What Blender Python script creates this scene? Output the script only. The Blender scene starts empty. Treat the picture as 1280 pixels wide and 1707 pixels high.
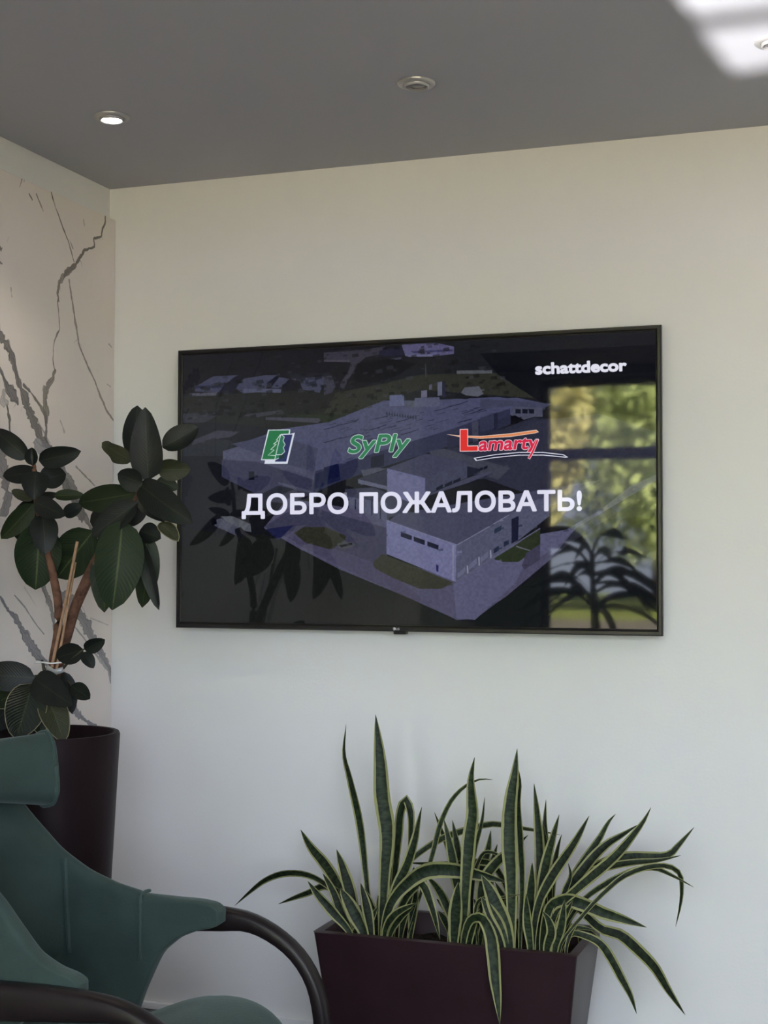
import bpy, bmesh, math, random
import numpy as np
from mathutils import Vector, Matrix

random.seed(7); rng = np.random.default_rng(11)
S = bpy.context.scene
COL = S.collection

# ------------------------------------------------------------------ camera
F_PX = 2401.33
CAM = np.array([2.03586, -3.93517, 1.33517])
RIGHT = np.array([0.94246704, 0.33429052, 0.00239244])
UP = np.array([0.01071913, -0.03737187, 0.99924394])
FWD = np.array([-0.33412719, 0.94172883, 0.03880506])
cd = bpy.data.cameras.new('camera'); cam = bpy.data.objects.new('camera', cd); COL.objects.link(cam)
cd.sensor_fit = 'VERTICAL'; cd.sensor_height = 36.0; cd.sensor_width = 36.0
cd.lens = F_PX * 36.0 / 1707.0; cd.clip_start = 0.02; cd.clip_end = 300
cam.matrix_world = Matrix(((RIGHT[0], UP[0], -FWD[0], CAM[0]), (RIGHT[1], UP[1], -FWD[1], CAM[1]),
                           (RIGHT[2], UP[2], -FWD[2], CAM[2]), (0, 0, 0, 1)))
S.camera = cam

# ------------------------------------------------------------------ world, sun, exposure
S.view_settings.view_transform = 'Standard'; S.view_settings.look = 'None'
S.view_settings.exposure = 0.38; S.view_settings.gamma = 1.0; S.view_settings.use_curve_mapping = False
S.cycles.max_bounces = 8; S.cycles.diffuse_bounces = 5; S.cycles.glossy_bounces = 4
S.cycles.transparent_max_bounces = 16; S.cycles.caustics_reflective = False; S.cycles.caustics_refractive = False
S.cycles.sample_clamp_indirect = 6.0
w = bpy.data.worlds.new('sky'); S.world = w; w.use_nodes = True
wn = w.node_tree; wn.nodes['Background'].inputs[0].default_value = (0.76, 0.80, 1.0, 1)
wn.nodes['Background'].inputs[1].default_value = 12.5
sl = bpy.data.lights.new('sun', 'SUN'); sl.energy = 270.0; sl.angle = math.radians(0.53); sl.color = (1.0, 0.87, 0.74)
sun = bpy.data.objects.new('sun', sl); COL.objects.link(sun)
sun.rotation_euler = Vector((-0.40, -0.60, -0.72)).to_track_quat('-Z', 'Y').to_euler()
# sunlight thrown back up by something shiny standing outside the windows
gl = bpy.data.lights.new('sun_glint', 'SPOT'); gl.energy = 6600.0; gl.color = (1.0, 0.90, 0.90)
gl.spot_size = math.radians(38); gl.spot_blend = 0.3; gl.shadow_soft_size = 0.010
glint = bpy.data.objects.new('sun_glint', gl); COL.objects.link(glint); glint.location = (1.07, -6.0, 0.30)
glint.rotation_euler = (Vector((2.6, -0.9, 2.52)) - glint.location).to_track_quat('-Z', 'Y').to_euler()

# ------------------------------------------------------------------ helpers
def at(px, py, axis, val):
    """photo pixel -> the point on the plane  coordinate[axis] == val"""
    d = FWD + (px - 640) / F_PX * RIGHT - (py - 853.5) / F_PX * UP
    return CAM + d * ((val - CAM[axis]) / d[axis])

def link_mesh(name, verts, faces, mat=None, parent=None, smooth=False, uv=None):
    me = bpy.data.meshes.new(name); me.from_pydata([tuple(map(float, v)) for v in verts], [], faces); me.update()
    if smooth: me.polygons.foreach_set('use_smooth', [True] * len(me.polygons))
    if uv is not None:
        l = me.uv_layers.new(name='UVMap'); vi = np.zeros(len(me.loops), dtype=np.int32); me.loops.foreach_get('vertex_index', vi)
        l.data.foreach_set('uv', np.asarray(uv, dtype=np.float32)[vi].ravel())
    if mat: me.materials.append(mat)
    o = bpy.data.objects.new(name, me); COL.objects.link(o)
    if parent: o.parent = parent
    return o

def tag(o, label=None, cat=None, group=None, kind=None):
    if label: o['label'] = label
    if cat: o['category'] = cat
    if group: o['group'] = group
    if kind: o['kind'] = kind
    return o

def thing(name, label, cat, loc=(0, 0, 0), group=None):
    o = bpy.data.objects.new(name, None); COL.objects.link(o); o.location = loc; o.empty_display_size = 0.1
    bpy.context.view_layer.update()
    return tag(o, label, cat, group)

def adopt(o, parent):
    """parent o keeping world placement (things only translate)"""
    o.parent = parent; o.matrix_parent_inverse = Matrix.Translation(parent.location).inverted(); return o

def boxv(x0, x1, y0, y1, z0, z1):
    v = [(x, y, z) for z in (z0, z1) for y in (y0, y1) for x in (x0, x1)]
    f = [(0, 2, 3, 1), (4, 5, 7, 6), (0, 1, 5, 4), (2, 6, 7, 3), (0, 4, 6, 2), (1, 3, 7, 5)]
    return v, f

def box(name, b, mat, parent=None, bevel=0.0, seg=2):
    v, f = boxv(*b); o = link_mesh(name, v, f, mat)
    if bevel:
        m = o.modifiers.new('bevel', 'BEVEL'); m.width = bevel; m.segments = seg
        o.data.polygons.foreach_set('use_smooth', [True] * 6)
        m2 = o.modifiers.new('wn', 'WEIGHTED_NORMAL'); m2.keep_sharp = False
    if parent: adopt(o, parent)
    return o

def boxes(name, bl, mat, parent=None):
    V, Fc = [], []
    for b in bl:
        v, f = boxv(*b); n = len(V); V += v; Fc += [tuple(i + n for i in q) for q in f]
    o = link_mesh(name, V, Fc, mat)
    if parent: adopt(o, parent)
    return o

def catmull(P, n):
    P = np.asarray(P, float); k = len(P)
    if k < 3:
        t = np.linspace(0, 1, n)[:, None]; return P[0] * (1 - t) + P[-1] * t
    d = np.r_[0, np.cumsum(np.linalg.norm(np.diff(P, axis=0), axis=1) ** 0.8 + 1e-9)]
    T = np.gradient(P, d, axis=0)
    s = np.linspace(0, d[-1], n); i = np.clip(np.searchsorted(d, s, side='right') - 1, 0, k - 2)
    h = (d[i + 1] - d[i])[:, None]; t = ((s - d[i]) / h[:, 0])[:, None]
    return ((2*t**3 - 3*t**2 + 1) * P[i] + (t**3 - 2*t**2 + t) * h * T[i] + (-2*t**3 + 3*t**2) * P[i+1] + (t**3 - t**2) * h * T[i+1])

def unit(v):
    v = np.asarray(v, float); return v / (np.linalg.norm(v, axis=-1, keepdims=True) + 1e-12)

def tube(name, P, rad, mat, parent=None, n=8, steps=None, ref=(0, 0, 1), prof=None, rad2=None):
    """sweep; rad scalar or per-point list; prof = (n,2) cross-section in (side, up) units"""
    P = np.asarray(P, float)
    rr = np.full(len(P), rad) if np.isscalar(rad) else np.asarray(rad, float)
    r2_ = rr if rad2 is None else (np.full(len(P), rad2) if np.isscalar(rad2) else np.asarray(rad2, float))
    if steps:
        Q = catmull(np.c_[P, rr, r2_], steps); P, rr, r2_ = Q[:, :3], Q[:, 3], Q[:, 4]
    T = unit(np.gradient(P, axis=0)); ref = np.asarray(ref, float)
    sd = unit(np.cross(T, ref) + 1e-6); up = np.cross(sd, T)
    if prof is None:
        a = np.linspace(0, 2 * math.pi, n, endpoint=False); prof = np.c_[np.cos(a), np.sin(a)]
    n = len(prof)
    V = (P[:, None] + rr[:, None, None] * prof[None, :, :1] * sd[:, None] + r2_[:, None, None] * prof[None, :, 1:] * up[:, None]).reshape(-1, 3)
    Fc = [(i*n + j, i*n + (j+1) % n, (i+1)*n + (j+1) % n, (i+1)*n + j) for i in range(len(P)-1) for j in range(n)]
    Fc += [tuple(range(n))[::-1], tuple(range((len(P)-1)*n, len(P)*n))]
    o = link_mesh(name, V, Fc, mat, smooth=True)
    if parent: adopt(o, parent)
    return o

def lathe(name, prof, c, mat, parent=None, n=48):
    V = []; k = len(prof)
    for r, z in prof:
        for j in range(n):
            a = 2 * math.pi * j / n; V.append((c[0] + r * math.cos(a), c[1] + r * math.sin(a), z))
    Fc = [(i*n + j, i*n + (j+1) % n, (i+1)*n + (j+1) % n, (i+1)*n + j) for i in range(k-1) for j in range(n)]
    Fc += [tuple(range(n))[::-1], tuple(range((k-1)*n, k*n))]
    o = link_mesh(name, V, Fc, mat, smooth=True)
    o.modifiers.new('es', 'EDGE_SPLIT').split_angle = math.radians(50)
    if parent: adopt(o, parent)
    return o

# ------------------------------------------------------------------ materials
def srgb(r, g, b):
    f = lambda c: (c / 255 / 12.92) if c / 255 <= 0.04045 else ((c / 255 + 0.055) / 1.055) ** 2.4
    return (f(r), f(g), f(b), 1)

def mat(name, col, rough=0.6, spec=0.5, metal=0.0, noise=0.0, scale=20, bump=0.0, bscale=None, sheen=0.0, coat=0.0):
    m = bpy.data.materials.new(name); m.use_nodes = True; nt = m.node_tree; b = nt.nodes['Principled BSDF']
    b.inputs['Base Color'].default_value = (*col[:3], 1); b.inputs['Roughness'].default_value = rough
    b.inputs['Specular IOR Level'].default_value = spec; b.inputs['Metallic'].default_value = metal
    b.inputs['Sheen Weight'].default_value = sheen; b.inputs['Coat Weight'].default_value = coat
    if noise or bump:
        tc = nt.nodes.new('ShaderNodeTexCoord')
        n = nt.nodes.new('ShaderNodeTexNoise'); n.inputs['Scale'].default_value = scale; n.inputs['Detail'].default_value = 4
        nt.links.new(tc.outputs['Object'], n.inputs['Vector'])
    if noise:
        r = nt.nodes.new('ShaderNodeValToRGB')
        r.color_ramp.elements[0].position = 0.3; r.color_ramp.elements[1].position = 0.7
        r.color_ramp.elements[0].color = (*[c * (1 - noise) for c in col[:3]], 1)
        r.color_ramp.elements[1].color = (*[min(1, c * (1 + noise)) for c in col[:3]], 1)
        nt.links.new(n.outputs['Fac'], r.inputs['Fac']); nt.links.new(r.outputs['Color'], b.inputs['Base Color'])
    if bump:
        n2 = nt.nodes.new('ShaderNodeTexNoise'); n2.inputs['Scale'].default_value = bscale or scale * 4
        nt.links.new(tc.outputs['Object'], n2.inputs['Vector'])
        bp = nt.nodes.new('ShaderNodeBump'); bp.inputs['Strength'].default_value = bump; bp.inputs['Distance'].default_value = 0.01
        nt.links.new(n2.outputs['Fac'], bp.inputs['Height']); nt.links.new(bp.outputs['Normal'], b.inputs['Normal'])
    return m

def emit(name, col, s):
    m = mat(name, (0.02, 0.02, 0.02)); b = m.node_tree.nodes['Principled BSDF']
    b.inputs['Emission Color'].default_value = (*col[:3], 1); b.inputs['Emission Strength'].default_value = s; return m

M = dict(
    wall=mat('wall_paint', (0.74, 0.735, 0.71), 0.75, 0.25, noise=0.012, scale=2.5, bump=0.04, bscale=120),
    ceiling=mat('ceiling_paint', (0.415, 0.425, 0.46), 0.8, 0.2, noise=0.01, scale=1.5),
    floor=mat('floor_tile', (0.09, 0.09, 0.095), 0.4, 0.4, noise=0.15, scale=3),
    trim=mat('white_trim', (0.8, 0.8, 0.78), 0.4),
    frame=mat('window_frame_grey', (0.06, 0.062, 0.065), 0.4),
    tvblack=mat('tv_gloss_black', (0.010, 0.009, 0.008), 0.3, 0.3, noise=0.1, scale=40),
    tvback=mat('tv_matt_black', (0.015, 0.015, 0.015), 0.6, 0.3),
    logo=mat('logo_silver', (0.55, 0.55, 0.55), 0.35, 0.5, 0.4),
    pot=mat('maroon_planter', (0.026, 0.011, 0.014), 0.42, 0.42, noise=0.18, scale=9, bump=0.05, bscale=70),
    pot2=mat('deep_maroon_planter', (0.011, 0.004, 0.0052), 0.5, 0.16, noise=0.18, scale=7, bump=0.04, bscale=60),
    soil=mat('potting_soil', (0.018, 0.013, 0.010), 0.95, 0.1, noise=0.5, scale=60, bump=0.8, bscale=90),
    wood=mat('dark_bentwood', (0.011, 0.0075, 0.0075), 0.38, 0.26, noise=0.25, scale=14),
    bark=mat('brown_bark', (0.12, 0.060, 0.038), 0.75, 0.2, noise=0.45, scale=45, bump=0.4, bscale=130),
    greenstem=mat('green_stem', (0.05, 0.045, 0.025), 0.6, 0.3, noise=0.3, scale=40),
    cane=mat('bamboo_cane', (0.33, 0.20, 0.115), 0.55, 0.35, noise=0.25, scale=50),
    tie=mat('plastic_tie', (0.30, 0.30, 0.28), 0.2, 0.6),
    string=mat('white_string', (0.7, 0.7, 0.68), 0.7),
    chrome=mat('downlight_satin', (0.42, 0.42, 0.42), 0.3, 0.5, 0.45),
    dark=mat('downlight_recess', (0.02, 0.02, 0.02), 0.5),
    bulb=mat('unlit_lens', (0.10, 0.10, 0.10), 0.2),
    lit=emit('lit_lens', (1.0, 0.95, 0.86), 22.0),
    grass=mat('sunlit_grass', (0.12, 0.14, 0.035), 0.9, 0.1, noise=0.35, scale=0.5),
    paving=mat('pale_paving', (0.098, 0.085, 0.072), 0.85, 0.2, noise=0.1, scale=0.8),
    facade=mat('outer_wall', (0.5, 0.48, 0.45), 0.85, 0.2),
    bar=mat('shadow_rail_steel', (0.3, 0.3, 0.3), 0.35, 0.5, 0.8),
)

def velvet(name, col):
    m = mat(name, col, 0.85, 0.15, noise=0.16, scale=9, bump=0.10, bscale=160, sheen=0.22)
    b = m.node_tree.nodes['Principled BSDF']
    b.inputs['Sheen Tint'].default_value = (0.62, 0.74, 0.70, 1); b.inputs['Sheen Roughness'].default_value = 0.45
    return m
M['velvet'] = velvet('green_velvet', (0.036, 0.058, 0.049))
M['piping'] = velvet('green_velvet_piping', (0.045, 0.072, 0.062))

def two_sided(name, top, back, rough=0.35, spec=0.5, veins=0.0, rib=0.4):
    """leaf: glossy upper face, duller under face, paler midrib; uv.x across, uv.y along"""
    m = bpy.data.materials.new(name); m.use_nodes = True; nt = m.node_tree; b = nt.nodes['Principled BSDF']
    N = lambda t: nt.nodes.new(t); L = nt.links.new
    g = N('ShaderNodeNewGeometry'); uv = N('ShaderNodeUVMap'); sx = N('ShaderNodeSeparateXYZ'); L(uv.outputs[0], sx.inputs[0])
    mx = N('ShaderNodeMix'); mx.data_type = 'RGBA'; L(g.outputs['Backfacing'], mx.inputs['Factor'])
    mx.inputs[6].default_value = (*top, 1); mx.inputs[7].default_value = (*back, 1)
    d = N('ShaderNodeMath'); d.operation = 'SUBTRACT'; L(sx.outputs[0], d.inputs[0]); d.inputs[1].default_value = 0.5
    ab = N('ShaderNodeMath'); ab.operation = 'ABSOLUTE'; L(d.outputs[0], ab.inputs[0])
    mr = N('ShaderNodeMapRange'); L(ab.outputs[0], mr.inputs['Value']); mr.inputs['From Min'].default_value = 0.012
    mr.inputs['From Max'].default_value = 0.03; mr.inputs['To Min'].default_value = rib; mr.inputs['To Max'].default_value = 0.0
    m2 = N('ShaderNodeMix'); m2.data_type = 'RGBA'; L(mr.outputs[0], m2.inputs['Factor']); L(mx.outputs[2], m2.inputs[6])
    m2.inputs[7].default_value = (0.10, 0.13, 0.045, 1)
    L(m2.outputs[2], b.inputs['Base Color'])
    b.inputs['Roughness'].default_value = rough; b.inputs['Specular IOR Level'].default_value = spec
    if veins:
        wv = N('ShaderNodeMath'); wv.operation = 'MULTIPLY_ADD'; L(ab.outputs[0], wv.inputs[0]); wv.inputs[1].default_value = -0.55; L(sx.outputs[1], wv.inputs[2])
        sc = N('ShaderNodeMath'); sc.operation = 'MULTIPLY'; L(wv.outputs[0], sc.inputs[0]); sc.inputs[1].default_value = 110
        sn = N('ShaderNodeMath'); sn.operation = 'SINE'; L(sc.outputs[0], sn.inputs[0])
        bp = N('ShaderNodeBump'); bp.inputs['Strength'].default_value = veins; bp.inputs['Distance'].default_value = 0.002
        L(sn.outputs[0], bp.inputs['Height']); L(bp.outputs[0], b.inputs['Normal'])
    return m
M['leaf_dark'] = two_sided('rubber_leaf', (0.0085, 0.0110, 0.0085), (0.028, 0.040, 0.014), 0.42, 0.20, 0.10, .12)
M['leaf_green'] = two_sided('rubber_leaf_green', (0.014, 0.022, 0.008), (0.028, 0.040, 0.014), 0.42, 0.2, 0.12, .3)
M['leaf_under'] = two_sided('rubber_leaf_underside', (0.014, 0.025, 0.009), (0.02, 0.028, 0.014), 0.5, 0.18, 0.12, .55)
M['leaf_ribbed'] = two_sided('rubber_leaf_ribbed', (0.020, 0.026, 0.016), (0.03, 0.04, 0.018), 0.36, 0.4, 0.9, .4)
M['leaf_olive'] = two_sided('rubber_leaf_olive', (0.030, 0.034, 0.015), (0.04, 0.045, 0.02), 0.45, 0.25, 0.3, .3)
M['leaf_edge'] = mat('leaf_dry_edge', (0.24, 0.21, 0.12), 0.6)

def snake_mat():
    m = bpy.data.materials.new('snake_leaf'); m.use_nodes = True; nt = m.node_tree; b = nt.nodes['Principled BSDF']
    N = lambda t: nt.nodes.new(t); L = nt.links.new
    uv = N('ShaderNodeUVMap'); sx = N('ShaderNodeSeparateXYZ'); L(uv.outputs[0], sx.inputs[0])
    oi = N('ShaderNodeObjectInfo'); tc = N('ShaderNodeTexCoord')
    d = N('ShaderNodeMath'); d.operation = 'SUBTRACT'; L(sx.outputs[0], d.inputs[0]); d.inputs[1].default_value = 0.5
    ab = N('ShaderNodeMath'); ab.operation = 'ABSOLUTE'; L(d.outputs[0], ab.inputs[0])
    nz = N('ShaderNodeTexNoise'); nz.inputs['Scale'].default_value = 30; L(tc.outputs['Object'], nz.inputs['Vector'])
    jit = N('ShaderNodeMath'); jit.operation = 'MULTIPLY_ADD'; L(nz.outputs['Fac'], jit.inputs[0]); jit.inputs[1].default_value = 0.10; L(ab.outputs[0], jit.inputs[2])
    mr = N('ShaderNodeMapRange'); L(jit.outputs[0], mr.inputs['Value']); mr.inputs['From Min'].default_value = 0.375; mr.inputs['From Max'].default_value = 0.405
    # wavy cross bands
    bn = N('ShaderNodeTexNoise'); bn.inputs['Scale'].default_value = 1.0; bn.inputs['Detail'].default_value = 3
    cm = N('ShaderNodeCombineXYZ')
    a1 = N('ShaderNodeMath'); a1.operation = 'MULTIPLY'; L(sx.outputs[0], a1.inputs[0]); a1.inputs[1].default_value = 2.2
    a2 = N('ShaderNodeMath'); a2.operation = 'MULTIPLY'; L(sx.outputs[1], a2.inputs[0]); a2.inputs[1].default_value = 60
    a3 = N('ShaderNodeMath'); a3.operation = 'MULTIPLY'; L(oi.outputs['Random'], a3.inputs[0]); a3.inputs[1].default_value = 77
    L(a1.outputs[0], cm.inputs[0]); L(a2.outputs[0], cm.inputs[1]); L(a3.outputs[0], cm.inputs[2]); L(cm.outputs[0], bn.inputs['Vector'])
    rp = N('ShaderNodeValToRGB'); e = rp.color_ramp.elements; e[0].position = 0.38; e[1].position = 0.66
    e[0].color = (0.0070, 0.0120, 0.0058, 1); e[1].color = (0.026, 0.040, 0.016, 1); L(bn.outputs['Fac'], rp.inputs['Fac'])
    br = N('ShaderNodeMapRange'); L(oi.outputs['Random'], br.inputs['Value']); br.inputs['To Min'].default_value = 0.6; br.inputs['To Max'].default_value = 1.25
    vm = N('ShaderNodeVectorMath'); vm.operation = 'SCALE'; L(rp.outputs['Color'], vm.inputs[0]); L(br.outputs[0], vm.inputs['Scale'])
    mx = N('ShaderNodeMix'); mx.data_type = 'RGBA'; L(mr.outputs[0], mx.inputs['Factor']); L(vm.outputs[0], mx.inputs[6])
    mx.inputs[7].default_value = (0.235, 0.235, 0.10, 1)
    L(mx.outputs[2], b.inputs['Base Color']); b.inputs['Roughness'].default_value = 0.48; b.inputs['Specular IOR Level'].default_value = 0.14
    return m
M['snake'] = snake_mat()

def glass_mat():
    m = bpy.data.materials.new('window_glass'); m.use_nodes = True; nt = m.node_tree; nt.nodes.remove(nt.nodes['Principled BSDF'])
    o = nt.nodes['Material Output']; t = nt.nodes.new('ShaderNodeBsdfTransparent'); t.inputs[0].default_value = (0.93, 0.96, 0.95, 1)
    g = nt.nodes.new('ShaderNodeBsdfGlossy'); g.inputs['Roughness'].default_value = 0.02
    f = nt.nodes.new('ShaderNodeFresnel'); f.inputs[0].default_value = 1.45; mx = nt.nodes.new('ShaderNodeMixShader')
    nt.links.new(f.outputs[0], mx.inputs[0]); nt.links.new(t.outputs[0], mx.inputs[1]); nt.links.new(g.outputs[0], mx.inputs[2]); nt.links.new(mx.outputs[0], o.inputs[0])
    return m
M['glass'] = glass_mat()

# ------------------------------------------------------------------ picture painting (flat print on screen and marble)
class Canvas:
    def __init__(s, w, h, bg): s.w, s.h = w, h; s.a = np.ones((h, w, 3), np.float32) * np.array(bg, np.float32); 
    def poly(s, P, col, alpha=1.0):
        """P in canvas pixels (x right, y down), even-odd, 3x3 supersampled"""
        P = np.asarray(P, float)
        x0, y0 = np.floor(P.min(0)).astype(int); x1, y1 = np.ceil(P.max(0)).astype(int) + 1
        x0, y0 = max(x0, 0), max(y0, 0); x1, y1 = min(x1, s.w), min(y1, s.h)
        if x1 <= x0 or y1 <= y0: return
        k = 3; X = (np.arange((x1 - x0) * k) + .5) / k + x0; Y = (np.arange((y1 - y0) * k) + .5) / k + y0
        ins = np.zeros((len(Y), len(X)), bool); Q = np.roll(P, -1, axis=0)
        for (ax, ay), (bx, by) in zip(P, Q):
            if ay == by: continue
            r = (Y >= min(ay, by)) & (Y < max(ay, by))
            if not r.any(): continue
            xc = ax + (Y[r] - ay) / (by - ay) * (bx - ax)
            ins[r] ^= X[None, :] < xc[:, None]
        c = ins.reshape(y1 - y0, k, x1 - x0, k).mean((1, 3))[..., None] * alpha
        s.a[y0:y1, x0:x1] = s.a[y0:y1, x0:x1] * (1 - c) + np.array(col, np.float32) * c
    def glyphs(s, loops, col, dil=0.0):
        """nonzero-winding fill of closed outlines, fattened by dil canvas pixels"""
        A = np.vstack(loops); pd = int(dil) + 2; x0, y0 = np.floor(A.min(0)).astype(int) - pd; x1, y1 = np.ceil(A.max(0)).astype(int) + 1 + pd
        k = 3; W, H = (x1 - x0) * k, (y1 - y0) * k; wind = np.zeros((H, W), np.int32); X = np.arange(W) + .5; Y = np.arange(H) + .5
        for P in loops:
            P = (P - (x0, y0)) * k
            for (ax, ay), (bx, by) in zip(P, np.roll(P, -1, axis=0)):
                if ay == by: continue
                r = (Y >= min(ay, by)) & (Y < max(ay, by))
                if r.any(): wind[r] += np.where(X[None, :] < (ax + (Y[r] - ay) / (by - ay) * (bx - ax))[:, None], 1 if by > ay else -1, 0)
        ins = wind != 0; r = dil * k; R = int(r)
        if R:
            out = ins.copy()
            for dy in range(-R, R + 1):
                wd = int(math.sqrt(r * r - dy * dy)); row = np.roll(ins, dy, 0)
                for dx in range(-wd, wd + 1): out |= np.roll(row, dx, 1)
            ins = out
        c = ins.reshape(y1 - y0, k, x1 - x0, k).mean((1, 3))[..., None]
        s.a[y0:y1, x0:x1] = s.a[y0:y1, x0:x1] * (1 - c) + np.array(col, np.float32) * c
    def stroke(s, P, wd, col, alpha=1.0, closed=False):
        P = np.asarray(P, float); wd = np.full(len(P), wd) if np.isscalar(wd) else np.asarray(wd, float)
        if closed: P = np.vstack([P, P[:1]]); wd = np.r_[wd, wd[0]]
        n = unit(np.gradient(P, axis=0)); n = np.c_[-n[:, 1], n[:, 0]] * wd[:, None] / 2
        s.poly(np.vstack([P + n, (P - n)[::-1]]), col, alpha)
    def image(s, name):
        im = bpy.data.images.new(name, s.w, s.h); px = np.ones((s.h, s.w, 4), np.float32)
        px[..., :3] = np.clip(s.a[::-1] / 255, 0, 1); im.pixels.foreach_set(px.ravel()); im.update(); im.pack(); return im

def vnoise(h, w, cell, r):
    g = r.random((h // cell + 3, w // cell + 3)); y = np.arange(h) / cell; x = np.arange(w) / cell
    yi, xi = y.astype(int), x.astype(int); fy, fx = (y - yi)[:, None], (x - xi)[None]
    fy, fx = fy*fy*(3-2*fy), fx*fx*(3-2*fx)
    a = g[np.ix_(yi, xi)]; b = g[np.ix_(yi, xi+1)]; c = g[np.ix_(yi+1, xi)]; d = g[np.ix_(yi+1, xi+1)]
    return ((a*(1-fx)+b*fx)*(1-fy) + (c*(1-fx)+d*fx)*fy).astype(np.float32)

# ================================================================== ROOM
HC = 2.521; XL = -0.276; XR = 4.6; YF = -4.7
box('floor', (XL, XR, YF, 0, -0.1, 0), M['floor'])['kind'] = 'structure'
box('ceiling', (XL - .2, XR + .2, YF - .2, .2, HC, HC + .25), M['ceiling'])['kind'] = 'structure'
box('wall_back', (XL - .2, XR + .2, 0, .2, -0.1, HC), M['wall'])['kind'] = 'structure'
wl = box('wall_left', (XL - .2, XL, YF, 0, -0.1, HC), M['wall']); wl['kind'] = 'structure'
box('wall_right', (XR, XR + .2, YF, 0, -0.1, HC), M['wall'])['kind'] = 'structure'
# window wall behind the camera: pillars, lintel; middle pillar and sill added to cut the glint
wf = boxes('wall_front', [(XL - .2, 0.03, YF - .1, YF + .1, -.1, HC), (0.80, 1.165, YF - .1, YF + .1, -.1, HC), (4.35, XR + .2, YF - .1, YF + .1, -.1, HC),
                          (0.03, 0.80, YF - .1, YF + .1, 2.47, HC), (1.165, 4.35, YF - .1, YF + .1, 2.47, HC), (1.165, 4.35, YF - .1, YF + .1, -.1, .748)], M['wall']); wf['kind'] = 'structure'
box('baseboard_back', (XL + .03, XR, -0.014, 0, 0.0, 0.022), M['trim'], bevel=0.003)['kind'] = 'structure'

def window(name, x0, x1, verts, zb=0.0):
    t = bpy.data.objects.new(name, None); COL.objects.link(t); t.location = ((x0 + x1) / 2, YF, 0); t['kind'] = 'structure'
    bpy.context.view_layer.update()
    e = 0.045
    boxes('window_frame', [(x0, x1, YF - .03, YF + .03, 2.47 - e, 2.47), (x0, x1, YF - .03, YF + .03, zb, zb + e),
                           (x0, x0 + e, YF - .03, YF + .03, zb + e, 2.47 - e), (x1 - e, x1, YF - .03, YF + .03, zb + e, 2.47 - e)], M['frame'], t)
    for xv in verts: box('mullion', (xv - .03, xv + .03, YF - .03, YF + .03, zb + e, 2.47 - e), M['frame'], t)
    xs = [x0 + e] + verts + [x1 - e]
    for a, b in zip(xs, xs[1:]):
        box('transom', (a + .03 * (a in verts), b - .03 * (b in verts), YF - .03, YF + .03, 1.985, 2.055), M['frame'], t)
        for z0, z1 in ((zb + e, 1.985), (2.055, 2.47 - e)):
            box('pane', (a, b, YF - .006, YF + .006, z0, z1), M['glass'], t)
    return t
window('window_1', 0.03, 0.80, [])
w2 = window('window_2', 1.165, 4.35, [2.25, 3.3], 0.748)
tube('shadow_rail', [(1.165, YF - .06, 0.829), (4.35, YF - .06, 0.829)], 0.0045, M['bar'], w2)  # unseen thin rail, added to cast the dark band across the ceiling glint
for i, (x0, x1) in enumerate(((0.03, 0.80), (1.165, 4.35))):   # importance-sampling portals in the window openings
    pl = bpy.data.lights.new('daylight_portal', 'AREA'); pl.shape = 'RECTANGLE'; pl.size = x1 - x0; pl.size_y = 2.4; pl.cycles.is_portal = True
    po = bpy.data.objects.new('daylight_portal', pl); COL.objects.link(po); po.location = ((x0 + x1) / 2, YF - .11, 1.235)
    po.rotation_euler = Vector((0, 1, 0)).to_track_quat('-Z', 'Z').to_euler()

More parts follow.
